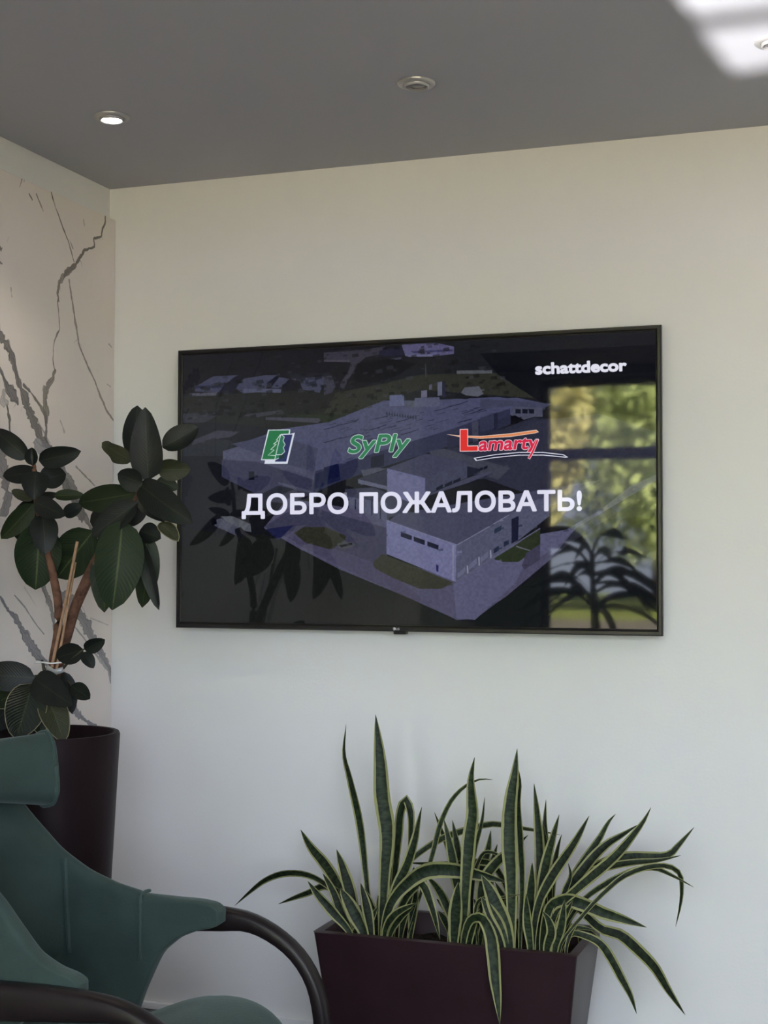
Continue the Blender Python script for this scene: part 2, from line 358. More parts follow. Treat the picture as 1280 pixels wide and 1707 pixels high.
# marble slab on the left wall, veins painted from polylines (x = along the wall, y = down)
MX = XL + 0.0225; MZ = 2.421; MY0, MY1 = -3.2, -0.002
mw, mh = 2560, 1940; RES_Y = mw / (MY1 - MY0); RES_Z = mh / MZ
cv = Canvas(mw, mh, (226, 217, 209)); r2 = np.random.default_rng(5)
cl = (vnoise(mh, mw, 400, r2) - .5) * 14 + (vnoise(mh, mw, 120, r2) - .5) * 8
cv.a += cl[..., None]
def mpt(px, py):
    h = at(px, py, 0, MX); return ((h[1] - MY0) * RES_Y, (MZ - h[2]) * RES_Z)
def vein(P, wd, col, alpha=1.0, jag=0.0, fat=1.0, raw=False):
    Q = np.array(P, float) if raw else np.array([mpt(*q) for q in P]); n = max(8, int(np.linalg.norm(np.diff(Q, axis=0), axis=1).sum() / 4))
    W = np.interp(np.linspace(0, 1, n), np.linspace(0, 1, len(P)), wd if not np.isscalar(wd) else [wd] * len(P))
    C = np.empty((n, 2)); d = np.r_[0, np.cumsum(np.linalg.norm(np.diff(Q, axis=0), axis=1))]; s_ = np.linspace(0, d[-1], n)
    C[:, 0] = np.interp(s_, d, Q[:, 0]); C[:, 1] = np.interp(s_, d, Q[:, 1])
    C += (np.convolve(r2.normal(0, 1, n + 2), [.3, .4, .3], 'valid')[:, None] * [1, .5]) * jag * 1.7 + np.cumsum(r2.normal(0, .22, (n, 2)), axis=0) * np.sin(np.linspace(0, math.pi, n))[:, None]
    sm = lambda k: np.convolve(r2.normal(0, 1, n + k - 1), np.ones(k) / math.sqrt(k), 'valid')
    W = np.abs(W * 2.25 * fat * (1 + .22 * sm(5) + .18 * sm(2)))
    nrm = unit(np.gradient(C, axis=0)); nrm = np.c_[-nrm[:, 1], nrm[:, 0]]
    big = W.max() > 9
    cv.stroke(C, W, col, alpha * (.85 if big else 1))
    if big:                                     # smoky body with darker ragged rims and inner threads
        dk = tuple(c * .78 for c in col)
        for sgn in (-1, 1): cv.stroke(C + nrm * (W / 2 * sgn * (.92 + .12 * sm(3)))[:, None], 1.2 + np.abs(sm(4)) * .9, dk, alpha * .75)
        for q in (-.4, 0.05, .35): cv.stroke(C + nrm * (W * .5 * (q + .22 * sm(9)))[:, None], .8 + np.abs(sm(6)) * 1.2, tuple(c * (.85 if q else 1.2) for c in col), alpha * .5)
        for _ in range(n // 9):
            i = r2.integers(2, n - 2); L = 4 + r2.random() * 14; dd = nrm[i] * r2.choice([-1, 1]) * .6 + np.array([r2.normal(0, .4), .8]); p0 = C[i] + nrm[i] * W[i] * .5 * r2.uniform(-1, 1)
            cv.stroke(np.array([p0, p0 + dd * L * .6 + r2.normal(0, 1.2, 2), p0 + dd * L]), np.array([2.2, 1.4, .5]), dk, alpha * .45)
DK, GR, LG_ = (92, 86, 78), (128, 126, 126), (172, 168, 165)
# thin upper veins
vein([(93, 303), (85, 320), (92, 345), (103, 375), (113, 400), (124, 438)], [1.6, 2, 1.6, 1.8, 1.5, 1.4], DK, .9, .6)
vein([(171, 341), (176, 355), (175, 371), (168, 394), (156, 398), (157, 412), (140, 417), (133, 430), (124, 443), (113, 452), (107, 462)], [1.2, 1.8, 1.6, 1.6, 2.2, 1.6, 2, 3.2, 4, 5, 3], DK, .9, .8)
vein([(122, 443), (110, 455), (100, 472), (97, 490), (99, 505)], [4, 6, 5, 4, 2], (120, 113, 104), .8, 1.2)
vein([(96, 498), (97, 520), (99, 548), (90, 570), (88, 600), (92, 622)], [1.5, 1.2, 1.8, 1.2, 1, 2], DK, .75, .6)
vein([(92, 615), (88, 630), (82, 640), (76, 650), (75, 670), (77, 690), (76, 705)], [3, 6, 6, 8, 7, 8, 3], (118, 112, 104), .85, 1.4)
vein([(115, 465), (120, 500), (126, 540), (132, 575), (146, 610), (158, 635), (165, 655), (178, 685), (190, 702)], [2, 1.6, 2.6, 1.8, 1.6, 1.6, 2.2, 2, 1.6], (138, 130, 120), .75, .5)
vein([(116, 400), (122, 415)], [1.5, 2], DK, .5, .4); vein([(60, 322), (72, 352)], [2, 1.2], DK, .7, .5); vein([(48, 322), (54, 334)], [2, 1.5], DK, .8, .4)
vein([(31, 278), (38, 296), (33, 312)], [1, 2.2, 1], DK, .55, .5); vein([(45, 290), (39, 303)], 1, DK, .4, .4); vein([(62, 293), (66, 296), (70, 291)], 1.6, DK, .8, .3)
vein([(139, 365), (141, 377)], 2, DK, .35, .4); vein([(18, 478), (20, 496)], 1.6, DK, .55, .4)
vein([(-2, 412), (3, 417)], 3, DK, .7, .3); vein([(-2, 436), (4, 440)], 2, DK, .7, .3); vein([(181, 573), (187, 580)], 2, DK, .35, .3)
vein([(100, 700), (108, 722)], 2, DK, .3, .5); vein([(178, 640), (185, 645)], 1.5, DK, .3, .3)
# broad diagonal band
vein([(-30, 520), (-4, 552), (8, 570), (17, 585), (24, 610), (30, 635), (38, 655), (46, 680), (56, 705), (68, 730), (84, 752), (100, 790), (120, 830), (140, 865)],
     [16, 14, 10, 6, 6, 8, 14, 10, 9, 8, 9, 12, 11, 10], (108, 104, 102), .95, .9, 1.05)
vein([(-3, 610), (5, 625), (12, 645), (20, 655), (28, 668), (30, 675)], [3, 3, 6, 14, 9, 2], (110, 106, 104), .95, 1.0)
vein([(38, 640), (52, 655), (66, 675), (75, 690), (77, 710), (76, 730), (82, 745)], [2, 2, 2, 5, 4, 3, 4], (118, 112, 106), .85, .8)
vein([(12, 675), (14, 690), (17, 700), (16, 715), (20, 735)], [1.5, 3, 3, 2, 8], DK, .8, .8)
vein([(8, 650), (4, 670), (14, 672)], [3, 8, 4], LG_, .7, 1.0)
vein([(58, 732), (66, 745), (82, 752)], [8, 14, 10], (142, 141, 144), .8, 1.0)
vein([(62, 700), (75, 722), (84, 740)], [1.2, 1.5, 1.2], GR, .6, .6)
vein([(-6, 745), (6, 790), (14, 830), (4, 860)], [18, 20, 14, 10], (120, 117, 118), .9, 1.2)
vein([(126, 777), (145, 797), (158, 810)], [1.4, 1.8, 1.2], DK, .6, .5)
vein([(98, 778), (115, 800), (128, 825), (146, 870), (155, 890)], [8, 10, 9, 8, 4], (122, 118, 116), .9, 1.0)
# lower band, down to the corner
vein([(70, 972), (84, 1010), (90, 1040), (92, 1075)], [6, 6, 5, 3], GR, .85, .8)
vein([(100, 990), (122, 1010), (140, 1035), (152, 1060), (166, 1085), (180, 1110), (192, 1135)], [12, 14, 13, 12, 8, 7, 4], (124, 122, 124), .92, .9)
vein([(124, 1044), (140, 1064), (158, 1090), (180, 1118), (186, 1140)], [1.2, 1.6, 2, 5, 2], LG_, .9, .4)
vein([(0, 994), (14, 1018), (26, 1030), (40, 1055), (54, 1078), (66, 1095), (80, 1108)], [2, 4, 6, 8, 11, 9, 6], (120, 118, 122), .95, .9)
vein([(24, 992), (42, 1012), (50, 1025), (62, 1042), (74, 1058)], [1, 1.8, 1.4, 1.2, 1], GR, .8, .7)
vein([(100, 1130), (118, 1170), (130, 1190), (150, 1205), (166, 1217)], [8, 10, 9, 6, 3], (124, 122, 126), .95, 1.2)
vein([(40, 978), (60, 1010)], [1, 1], GR, .3, .5); vein([(150, 1030), (180, 1042)], [1.2, 1], GR, .4, .6); vein([(126, 985), (150, 1040)], 1, GR, .4, .5)
for _ in range(60):
    a, b = r2.random() * mw, r2.random() * mh; q = np.array([(a, b), (a + r2.normal(0, 7), b + 4 + r2.random() * 10)])
    cv.stroke(q, 2 + r2.random() * 2, (176, 168, 160), .22)
r2 = np.random.default_rng(21)                 # the slab goes on towards the window with more of the same veining
for k in range(15):
    x, y = r2.uniform(60, 1750), r2.uniform(-100, 1500); P = [(x, y)]; bx, by = r2.choice([.5, .8, -.25]), 1.0
    for _ in range(r2.integers(4, 9)): x += (bx + r2.normal(0, .3)) * 75; y += by * r2.uniform(50, 110); P.append((min(x, 1900), y))
    if k < 6: vein(P, [3] + list(r2.uniform(7, 14, len(P) - 2)) + [2], (118, 115, 116), .9, 1.0, raw=True)
    else: vein(P, list(r2.uniform(1, 2.2, len(P))), DK, .7, .7, raw=True)
img = cv.image('marble_veins')
mm = mat('marble_slab', (0.6, 0.6, 0.6), 0.30, 0.45); nt = mm.node_tree
ti = nt.nodes.new('ShaderNodeTexImage'); ti.image = img; ti.extension = 'MIRROR'; nt.links.new(ti.outputs[0], nt.nodes['Principled BSDF'].inputs['Base Color'])
v, f = boxv(XL, MX, MY0, MY1, 0.0, MZ)
slab = link_mesh('marble_panel', v, f, mm, uv=[((q[1] - MY0) / (MY1 - MY0), q[2] / MZ) for q in v]); slab.parent = wl
bv = slab.modifiers.new('b', 'BEVEL'); bv.width = .0012; bv.segments = 1

# ================================================================== TELEVISION
TX0, TX1, TZ0, TZ1 = 0.0, 1.45, 1.155, 1.990; TYF = -0.065
tv = thing('television', 'large black flat television with a welcome picture, mounted on the white wall', 'television', (0.725, 0, TZ0))
box('back_housing', (0.10, 1.35, -0.045, -0.012, 1.20, 1.90), M['tvback'], tv, 0.008)
box('wall_bracket', (0.5, 0.95, -0.014, -0.0005, 1.38, 1.75), M['tvback'], tv)
SX0, SX1, SZ0, SZ1 = 0.0165, 1.4365, 1.174, 1.9745
# bezel: mitred frame with a sloping inner lip
def ring(x0, x1, z0, z1, y): return [(x0, y, z0), (x1, y, z0), (x1, y, z1), (x0, y, z1)]
prof = [(0.004, -0.040), (0.0, -0.044), (0.0, TYF + .004), (0.003, TYF), (0.010, TYF), (0.0125, TYF + .004), (0.0155, TYF + .005), (0.0165, TYF + .010), (0.03, TYF + .012)]
V = []
for i, (d, y) in enumerate(prof): V += ring(TX0 + d, TX1 - d, TZ0 + d * 1.12, TZ1 - d, y)
Fc = [(i*4 + j, i*4 + (j+1) % 4, (i+1)*4 + (j+1) % 4, (i+1)*4 + j) for i in range(len(prof)-1) for j in range(4)]
Fc += [(0, 3, 2, 1)]
bz = link_mesh('bezel', V, Fc, M['tvblack']); adopt(bz, tv)
box('sensor', (0.690, 0.727, TYF + .004, TYF + .028, TZ0 - .008, TZ0 + .004), M['tvblack'], tv, 0.002)

# ---- the picture on the screen
CW, CH = 1620, 914
def scp(P):
    out = []
    for q in P:
        h = at(q[0], q[1], 1, TYF + .007); out.append(((h[0] - SX0) / (SX1 - SX0) * CW, (SZ1 - h[2]) / (SZ1 - SZ0) * CH))
    return np.array(out)
crop = dict(A=(290, 560, 4.571), B=(540, 550, 4.571), C=(800, 545, 4.129), D=(290, 740, 4.571), E=(540, 740, 4.571), F=(570, 860, 3.879), G=(690, 780, 2.977), H=(690, 530, 2.977), P=(0, 0, 1), K=(280, 780, 3.048))
def cp(k, P): ox, oy, s = crop[k]; return scp([(ox + a / s, oy + b / s) for a, b in P])
pic = Canvas(CW, CH, (28, 29, 35)); r3 = np.random.default_rng(3)
def pg(k, P, c, a=1.0): pic.poly(cp(k, P), c, a)
def st(k, P, wd, c, a=1.0): pic.stroke(cp(k, P), wd, c, a)
grad = np.linspace(0, 1, CH)[:, None]
pic.a += (np.array([8, 8, 6]) * (1 - grad))[:, None, :].reshape(CH, 1, 3)
# middle distance: fields, sheds
pg('P', [(296, 590), (560, 570), (700, 580), (560, 690), (296, 700)], (33, 33, 38))
pg('P', [(300, 662), (420, 655), (560, 650), (640, 660), (600, 690), (480, 715), (300, 700)], (38, 39, 37))
pg('P', [(540, 690), (560, 655), (640, 640), (700, 625), (830, 622), (960, 640), (900, 665), (700, 650), (640, 668), (560, 700)], (46, 47, 42))
pg('P', [(800, 590), (1100, 575), (1100, 700), (900, 670), (830, 625)], (26, 28, 34))
for P in ([(170, 385), (300, 310), (490, 300), (450, 340), (380, 390), (340, 430), (160, 425)], [(470, 400), (520, 330), (700, 300), (790, 300), (710, 370), (700, 410), (530, 440)],
          [(740, 400), (800, 315), (885, 330), (820, 400)], [(890, 330), (1205, 305), (1210, 350), (1130, 390), (1110, 435), (980, 410), (960, 350)]):
    pg('A', P, (52, 54, 72))
pg('A', [(120, 440), (330, 430), (335, 455), (115, 460)], (62, 62, 74)); pg('A', [(530, 405), (820, 405), (815, 435), (620, 432), (530, 440)], (60, 62, 80))
pg('A', [(160, 380), (390, 380), (380, 400), (160, 400)], (40, 42, 62)); pg('A', [(380, 380), (470, 310), (530, 310), (450, 440), (340, 440)], (30, 30, 44))
pg('A', [(710, 360), (790, 300), (800, 320), (735, 400), (715, 405)], (28, 28, 40)); pg('A', [(820, 390), (880, 330), (890, 345), (850, 400)], (28, 28, 40))
for a, b in ((1000, 340), (1060, 345), (1140, 330), (1180, 340)): pg('A', [(a, b), (a + 26, b - 4), (a + 24, b + 30), (a, b + 34)], (66, 68, 92) if a % 4 else (40, 42, 58))
pg('A', [(60, 595), (310, 580), (330, 610), (240, 660), (60, 665)], (46, 47, 54)); pg('A', [(540, 600), (820, 565), (760, 600), (640, 620), (540, 612)], (50, 50, 58))
pg('A', [(700, 620), (1140, 628), (1095, 665), (700, 640)], (54, 54, 64)); pg('A', [(860, 600), (1280, 600), (1280, 640), (1140, 665), (1100, 625), (860, 620)], (40, 46, 36))
pg('A', [(160, 790), (330, 720), (500, 730), (440, 770), (300, 790), (130, 840)], (50, 50, 60))
pg('A', [(60, 860), (300, 780), (440, 800), (460, 915), (60, 915)], (38, 41, 46))
pg('A', [(870, 290), (1180, 285), (1200, 305), (890, 328)], (36, 37, 44))
# road top centre and bright shed
pg('B', [(0, 240), (0, 175), (300, 155), (470, 125), (420, 190), (320, 210), (260, 260), (200, 360), (150, 450), (120, 440), (130, 400), (190, 310), (205, 250)], (50, 48, 58))
pg('B', [(0, 232), (190, 228), (200, 245), (0, 245)], (58, 56, 66)); pg('B', [(590, 115), (850, 100), (990, 130), (990, 185), (830, 205), (620, 205)], (66, 64, 92))
pg('B', [(660, 165), (980, 150), (985, 165), (680, 180)], (48, 48, 76)); pg('B', [(620, 190), (830, 188), (830, 205), (625, 208)], (74, 74, 98))
pg('B', [(420, 160), (590, 130), (610, 200), (420, 205)], (36, 36, 52)); pg('B', [(480, 225), (590, 208), (590, 225), (485, 238)], (52, 52, 64))
pg('B', [(0, 360), (60, 350), (90, 430), (60, 480), (0, 500)], (50, 50, 62)); pg('B', [(250, 260), (500, 220), (700, 260), (560, 350), (420, 400), (220, 400)], (28, 29, 33))
pg('B', [(1010, 312), (1280, 308), (1280, 333), (1010, 337)], (66, 68, 74)); pg('B', [(770, 260), (778, 260), (780, 360), (772, 360)], (56, 56, 60))
for _ in range(420):                           # hedges, trees and house specks of the town
    x, y = 300 + r3.random() * 540, 0
    y = 640 - (x - 300) * .03 + r3.random() * 60 if r3.random() < .6 else 585 - (x - 300) * .05 + r3.random() * 60
    s_ = 1.5 + r3.random() * 6; c = r3.choice([24, 28, 32, 40, 52]); pg('P', [(x, y), (x + s_ * 1.6, y - s_ * .3), (x + s_ * 1.8, y + s_ * .6), (x + s_ * .2, y + s_ * .8)], (c, c + 1, c + (2 if c < 40 else 8)), .5)
# the factory hall roof
pg('P', [(372, 752), (520, 720), (548, 705), (640, 668), (720, 672), (860, 663), (918, 675), (880, 684), (850, 692), (745, 727), (700, 732), (520, 790)], (58, 60, 84))
pg('P', [(470, 715), (548, 704), (640, 668), (700, 668), (830, 662), (918, 675), (850, 680), (745, 716), (525, 786), (400, 740)], (58, 60, 84))
pg('P', [(372, 752), (430, 735), (525, 786), (523, 812), (470, 800), (372, 768)], (60, 61, 80)); pg('P', [(370, 766), (430, 770), (523, 800), (523, 830), (480, 815), (440, 830), (370, 795)], (48, 49, 68))
pg('P', [(386, 740), (460, 725), (530, 748), (524, 786), (470, 772)], (52, 54, 74)); pg('P', [(415, 786), (424, 786), (424, 800), (415, 800)], (26, 28, 40))
pg('P', [(525, 786), (748, 717), (850, 681), (850, 700), (745, 745), (640, 778), (560, 805), (523, 822)], (43, 45, 66))
pg('P', [(525, 790), (565, 776), (568, 800), (525, 815)], (30, 34, 60)); pg('P', [(618, 764), (640, 756), (640, 776), (618, 782)], (32, 34, 50))
pg('P', [(745, 727), (855, 692), (855, 705), (790, 735), (745, 750)], (40, 42, 60)); pg('P', [(786, 705), (797, 701), (797, 735), (788, 738)], (54, 55, 70)); pg('P', [(820, 692), (828, 690), (828, 715), (821, 718)], (34, 36, 54))
for _ in range(70):
    t, u = r3.random(), r3.random(); x = 540 + t * 300 + u * 60; y = 712 - t * 36 + u * 38 - 6
    if y > 790 - (x - 525) * .31 - 6: continue
    L = 6 + r3.random() * 18; st('P', [(x, y), (x + L, y - L * .28)], 1.2 + r3.random(), (36, 37, 54), .8)
for a, b in ((0, 760), (130, 725), (340, 765), (550, 705), (585, 800), (840, 620), (960, 585), (120, 830), (0, 860), (1070, 650), (1175, 615)): st('B', [(a, b), (a + 70, b - 18), (a + 135, b - 42)], 2.4, (34, 35, 54), .9)
for a, b, c, d, q in ((500, 500, 610, 580, (68, 70, 96)), (740, 465, 785, 515, (74, 74, 92)), (865, 400, 900, 500, (70, 72, 90)), (800, 420, 822, 455, (66, 66, 82)), (620, 545, 700, 590, (60, 62, 76)), (690, 520, 880, 585, (64, 66, 86)), (900, 400, 925, 515, (38, 38, 54))):
    pg('B', [(a, b), (c, b - 6), (c, d), (a, d + 4)], q)
pg('B', [(1030, 500), (1070, 440), (1180, 430), (1215, 490), (1170, 510)], (68, 70, 80)); pg('B', [(980, 520), (1040, 480), (1080, 500), (1160, 510), (1080, 530)], (30, 31, 36))
for i in range(12): pg('B', [(470 + i * 20, 640 + i * 3), (482 + i * 20, 620 + i * 3), (486 + i * 20, 655 + i * 3)], (40, 42, 58))
pg('C', [(215, 555), (495, 530), (430, 555), (430, 620), (370, 620), (215, 665)], (60, 62, 78)); pg('C', [(0, 495), (495, 530), (440, 560), (180, 545), (0, 570)], (54, 56, 76))
for a in (243, 290, 335): pg('C', [(a, 565), (a + 36, 568), (a + 36, 598), (a, 596)], (28, 30, 42))
pg('C', [(210, 615), (240, 610), (300, 640), (250, 665), (210, 670)], (20, 22, 30))
pg('C', [(0, 625), (95, 605), (95, 700), (0, 725)], (46, 48, 68)); pg('C', [(95, 605), (122, 600), (120, 690), (95, 697)], (36, 38, 54))
pg('C', [(60, 735), (370, 625), (520, 640), (600, 655), (600, 800), (430, 880), (60, 780)], (42, 43, 58))
# yard behind the offices
pg('P', [(745, 750), (800, 735), (905, 700), (1000, 690), (1095, 720), (1095, 860), (960, 870), (870, 820), (700, 760)], (44, 45, 60))
pg('P', [(716, 752), (740, 748), (850, 780), (830, 800), (720, 765)], (54, 56, 68))
# middle building
pg('E', [(485, 185), (770, 75), (1090, 130), (1090, 250), (800, 380), (770, 260)], (52, 53, 72)); pg('E', [(480, 185), (770, 260), (770, 470), (640, 440), (480, 400)], (74, 75, 104))
pg('E', [(770, 262), (1090, 135), (1090, 250), (1085, 260), (770, 385)], (54, 56, 74)); pg('E', [(260, 265), (480, 195), (480, 320), (380, 300)], (44, 46, 60)); pg('E', [(260, 268), (480, 322), (480, 350), (260, 300)], (68, 70, 88))
for a, b, c in ((855, 335, 905), (920, 308, 975), (985, 282, 1040)): pg('E', [(a, b), (c, b - 28), (c, b + 6), (a, b + 35)], (28, 30, 44))
pg('E', [(1090, 170), (1180, 190), (1180, 215), (1090, 250)], (34, 36, 50)); st('E', [(775, 392), (1090, 300), (1280, 228)], 3, (30, 31, 44)); pg('E', [(780, 390), (1090, 260), (1280, 200), (1280, 225), (1090, 300), (780, 400)], (56, 57, 74))
for a, b in ((1180, 180), (1215, 168)): pg('E', [(a, b + 10), (a + 30, b - 4), (a + 30, b + 16), (a, b + 30)], (30, 32, 46))
pg('E', [(160, 345), (380, 330), (640, 440), (640, 520), (500, 560), (480, 640), (170, 560)], (50, 52, 68)); pg('E', [(170, 400), (480, 450), (480, 640), (300, 600), (170, 560)], (64, 66, 86))
for a in (180, 235, 300, 360, 425): pg('E', [(a, 420), (a + 10, 422), (a + 8, 590), (a, 585)], (36, 38, 52))
pg('E', [(150, 370), (175, 370), (180, 580), (165, 585)], (88, 88, 104)); st('E', [(170, 565), (300, 610), (470, 650)], 5, (66, 68, 82)); pg('E', [(210, 555), (300, 600), (370, 580), (330, 640), (240, 620)], (36, 38, 46))
pg('E', [(0, 180), (110, 150), (120, 250), (0, 280)], (26, 30, 58)); pg('E', [(360, 100), (400, 90), (400, 170), (360, 175)], (32, 34, 48)); pg('E', [(280, 200), (400, 180), (480, 190), (300, 250)], (60, 62, 74))
pg('K', [(440, 150), (560, 90), (700, 120), (560, 160), (480, 200)], (34, 35, 46)); pg('K', [(560, 70), (740, 120), (700, 130), (560, 80)], (60, 62, 78)); pg('K', [(500, 170), (640, 110), (740, 130), (600, 180)], (50, 51, 64))
# yard, roads
pg('P', [(440, 880), (480, 830), (600, 850), (645, 870), (645, 930), (760, 965), (860, 930), (1000, 850), (1050, 810), (1095, 790), (1095, 812), (950, 905), (800, 1030), (740, 1035), (560, 950)], (62, 61, 82))
pg('P', [(440, 878), (500, 840), (645, 880), (645, 940), (600, 950)], (52, 52, 70)); pg('P', [(790, 930), (900, 890), (960, 880), (930, 910), (820, 975), (770, 965)], (68, 68, 92))
pg('K', [(490, 310), (600, 345), (680, 400), (960, 540), (1280, 690), (1280, 650), (1050, 480), (820, 400), (640, 320)], (58, 56, 76))
pg('K', [(500, 310), (640, 290), (560, 370)], (34, 36, 66))
# grass
pg('K', [(60, 300), (330, 340), (500, 340), (700, 425), (960, 560), (1280, 700), (1400, 770), (1400, 800), (60, 790)], (33, 35, 34)); pg('K', [(640, 330), (690, 300), (800, 300), (905, 345), (900, 365), (830, 415), (700, 380)], (46, 47, 40))
pg('F', [(200, 300), (260, 245), (480, 330), (720, 430), (640, 470), (500, 470), (330, 400), (210, 335)], (50, 51, 42)); pg('F', [(0, 350), (400, 515), (700, 650), (760, 680), (850, 690), (860, 720), (0, 700)], (34, 37, 35))
pg('F', [(860, 665), (1000, 560), (1280, 370), (1280, 720), (850, 715)], (30, 33, 34)); pg('F', [(980, 275), (1110, 195), (1230, 230), (1130, 295), (1040, 295)], (44, 52, 38)); pg('F', [(1110, 195), (1280, 80), (1280, 200), (1230, 230)], (44, 50, 38))
pg('P', [(960, 880), (1095, 800), (1095, 1045), (900, 1045), (860, 1000)], (30, 33, 33), .6)
# front building
pg('E', [(475, 600), (560, 535), (640, 520), (1250, 540), (1280, 600), (1010, 765)], (58, 59, 78)); pg('P', [(650, 866), (700, 850), (880, 820), (1000, 800), (950, 830), (762, 908), (760, 905)], (56, 57, 76))
pg('F', [(288, 30), (740, 185), (735, 425), (700, 412), (288, 245)], (78, 79, 110)); pg('F', [(740, 185), (1080, -10), (1230, -95), (1340, -130), (1340, 0), (1110, 180), (965, 275), (735, 425)], (64, 66, 86))
pg('F', [(712, 190), (725, 186), (722, 420), (712, 415)], (90, 90, 112)); st('F', [(288, 28), (520, 110), (742, 187), (900, 98), (1080, -8)], 3, (84, 85, 106))
for a, b in ((380, 102), (464, 132), (552, 163)): pg('F', [(a, b), (a + 72, b + 26), (a + 70, b + 56), (a, b + 30)], (32, 33, 50))
pg('F', [(608, 313), (624, 320), (622, 362), (610, 356)], (38, 32, 80)); pg('F', [(1095, 20), (1140, 0), (1138, 155), (1095, 178)], (30, 32, 52)); pg('F', [(985, 85), (1030, 60), (1028, 92), (983, 115)], (38, 48, 66))
for a, b in ((980, 210), (1045, 168)): pg('F', [(a, b), (a + 34, b - 18), (a + 32, b + 14), (a, b + 32)], (36, 42, 60))
for a, b in ((955, 220), (880, 265), (806, 320)): pg('F', [(a, b), (a + 8, b - 2), (a + 12, b + 55), (a + 2, b + 55)], (96, 96, 116)); pg('F', [(a - 60, b + 50), (a - 10, b + 5), (a - 8, b + 40), (a - 60, b + 85)], (74, 76, 98))
st('F', [(735, 425), (965, 275), (1110, 185), (1280, 80)], 4, (70, 71, 90)); pg('F', [(970, 285), (1180, 300), (1130, 420), (860, 670), (740, 660), (720, 440)], (68, 68, 92)); st('F', [(1125, 195), (1225, 228)], 4, (76, 76, 86))
pg('F', [(985, 280), (1110, 200), (1230, 230), (1140, 296), (1040, 296)], (44, 51, 38)); pg('F', [(1160, 320), (1190, 240), (1280, 180), (1280, 280), (1180, 345)], (54, 52, 70))
# lorries and a car
pg('K', [(225, 270), (270, 255), (370, 300), (400, 340), (350, 345), (240, 295)], (58, 60, 74)); pg('K', [(270, 245), (330, 245), (420, 285), (425, 325), (390, 320), (290, 265)], (66, 68, 76)); pg('K', [(340, 310), (370, 300), (405, 335), (380, 355), (345, 345)], (30, 32, 38)); pg('K', [(215, 255), (245, 255), (250, 285), (225, 290)], (24, 25, 32))
pg('K', [(860, 385), (900, 372), (940, 378), (955, 392), (910, 410), (870, 415)], (60, 61, 66)); pg('K', [(870, 392), (935, 380), (935, 388), (880, 404)], (30, 31, 36))
for _ in range(900):                           # grain of the photograph shown
    x, y = r3.random() * CW, r3.random() * CH; s_ = 2 + r3.random() * 7; k = int(y); j = int(x)
    base = pic.a[min(k, CH - 1), min(j, CW - 1)]; pic.poly([(x, y), (x + s_ * 2, y - s_ * .5), (x + s_ * 2.2, y + s_ * .4), (x + s_ * .3, y + s_ * .7)], base * (0.88 + r3.random() * .22), .6)
pic.a *= (0.95 + .1 * vnoise(CH, CW, 6, r3))[..., None]

def text_tris(txt, off, shear=0.0):
    c = bpy.data.curves.new('lettering', 'FONT'); c.body = txt; c.offset = off; c.size = 1.0; c.resolution_u = 5; c.shear = shear
    o = bpy.data.objects.new('lettering', c); COL.objects.link(o)
    dg = bpy.context.evaluated_depsgraph_get(); me = o.evaluated_get(dg).to_mesh(); me.calc_loop_triangles()
    P = np.array([v.co[:2] for v in me.vertices]); T = np.array([t.vertices[:] for t in me.loop_triangles])
    o.evaluated_get(dg).to_mesh_clear(); bpy.data.objects.remove(o); bpy.data.curves.remove(c)
    return P, T
def text_loops(txt, shear=0.0):
    c = bpy.data.curves.new('lettering', 'FONT'); c.body = txt; c.size = 1.0; c.shear = shear
    o = bpy.data.objects.new('lettering', c); COL.objects.link(o)
    with bpy.context.temp_override(active_object=o, object=o, selected_objects=[o], selected_editable_objects=[o]):
        o.select_set(True); bpy.context.view_layer.objects.active = o; bpy.ops.object.convert(target='CURVE')
    loops = []
    for sp_ in o.data.splines:
        P = []; bp = sp_.bezier_points; n = len(bp)
        for i in range(n):
            p0, p1, p2, p3_ = (np.array(q[:2]) for q in (bp[i].co, bp[i].handle_right, bp[(i+1) % n].handle_left, bp[(i+1) % n].co))
            for t in np.linspace(0, 1, 7)[:-1]: P.append((1-t)**3*p0 + 3*(1-t)**2*t*p1 + 3*(1-t)*t*t*p2 + t**3*p3_)
        loops.append(np.array(P))
    d = o.data; bpy.data.objects.remove(o); bpy.data.curves.remove(d); return loops
def write(txt, bl, br, tl, ref, col, fat=0.0, outline=None, shear=0.0):
    """bl/br = baseline ends, tl = top of the reference letter's height, all in photo pixels; fat / outline width in photo pixels"""
    L0 = text_loops(txt, shear); hh = np.vstack(text_loops(ref))[:, 1].max(); A = np.vstack(L0)
    x0, x1 = A[:, 0].min(), A[:, 0].max(); bl, br, tl = map(np.array, (bl, br, tl)); ex = (br - bl) / (x1 - x0); ey = (tl - bl) / hh; k = 2.0
    T = [scp(bl + (P[:, :1] - x0) * ex + P[:, 1:] * ey) for P in L0]
    if outline: pic.glyphs(T, outline[0], (fat + outline[1]) * k)
    pic.glyphs(T, col, fat * k)
pic.a = np.clip((pic.a * 1.22 - 25) * 1.38, 2, 255); pic.a = pic.a * .68 + .32 * pic.a.mean(2, keepdims=True)
write('ДОБРО ПОЖАЛОВАТЬ!', (404.5, 857), (968, 850), (404.5, 824.5), 'П', (229, 229, 248), 1.5)
write('schattdecor', (893, 624), (1043, 618), (892.5, 606.5), 'h', (232, 232, 246), 1.35)
write('SyPly', (581, 755), (683, 751), (581, 727.5), 'P', (44, 122, 82), 1.0, ((205, 222, 214), 1.0), 0.22)
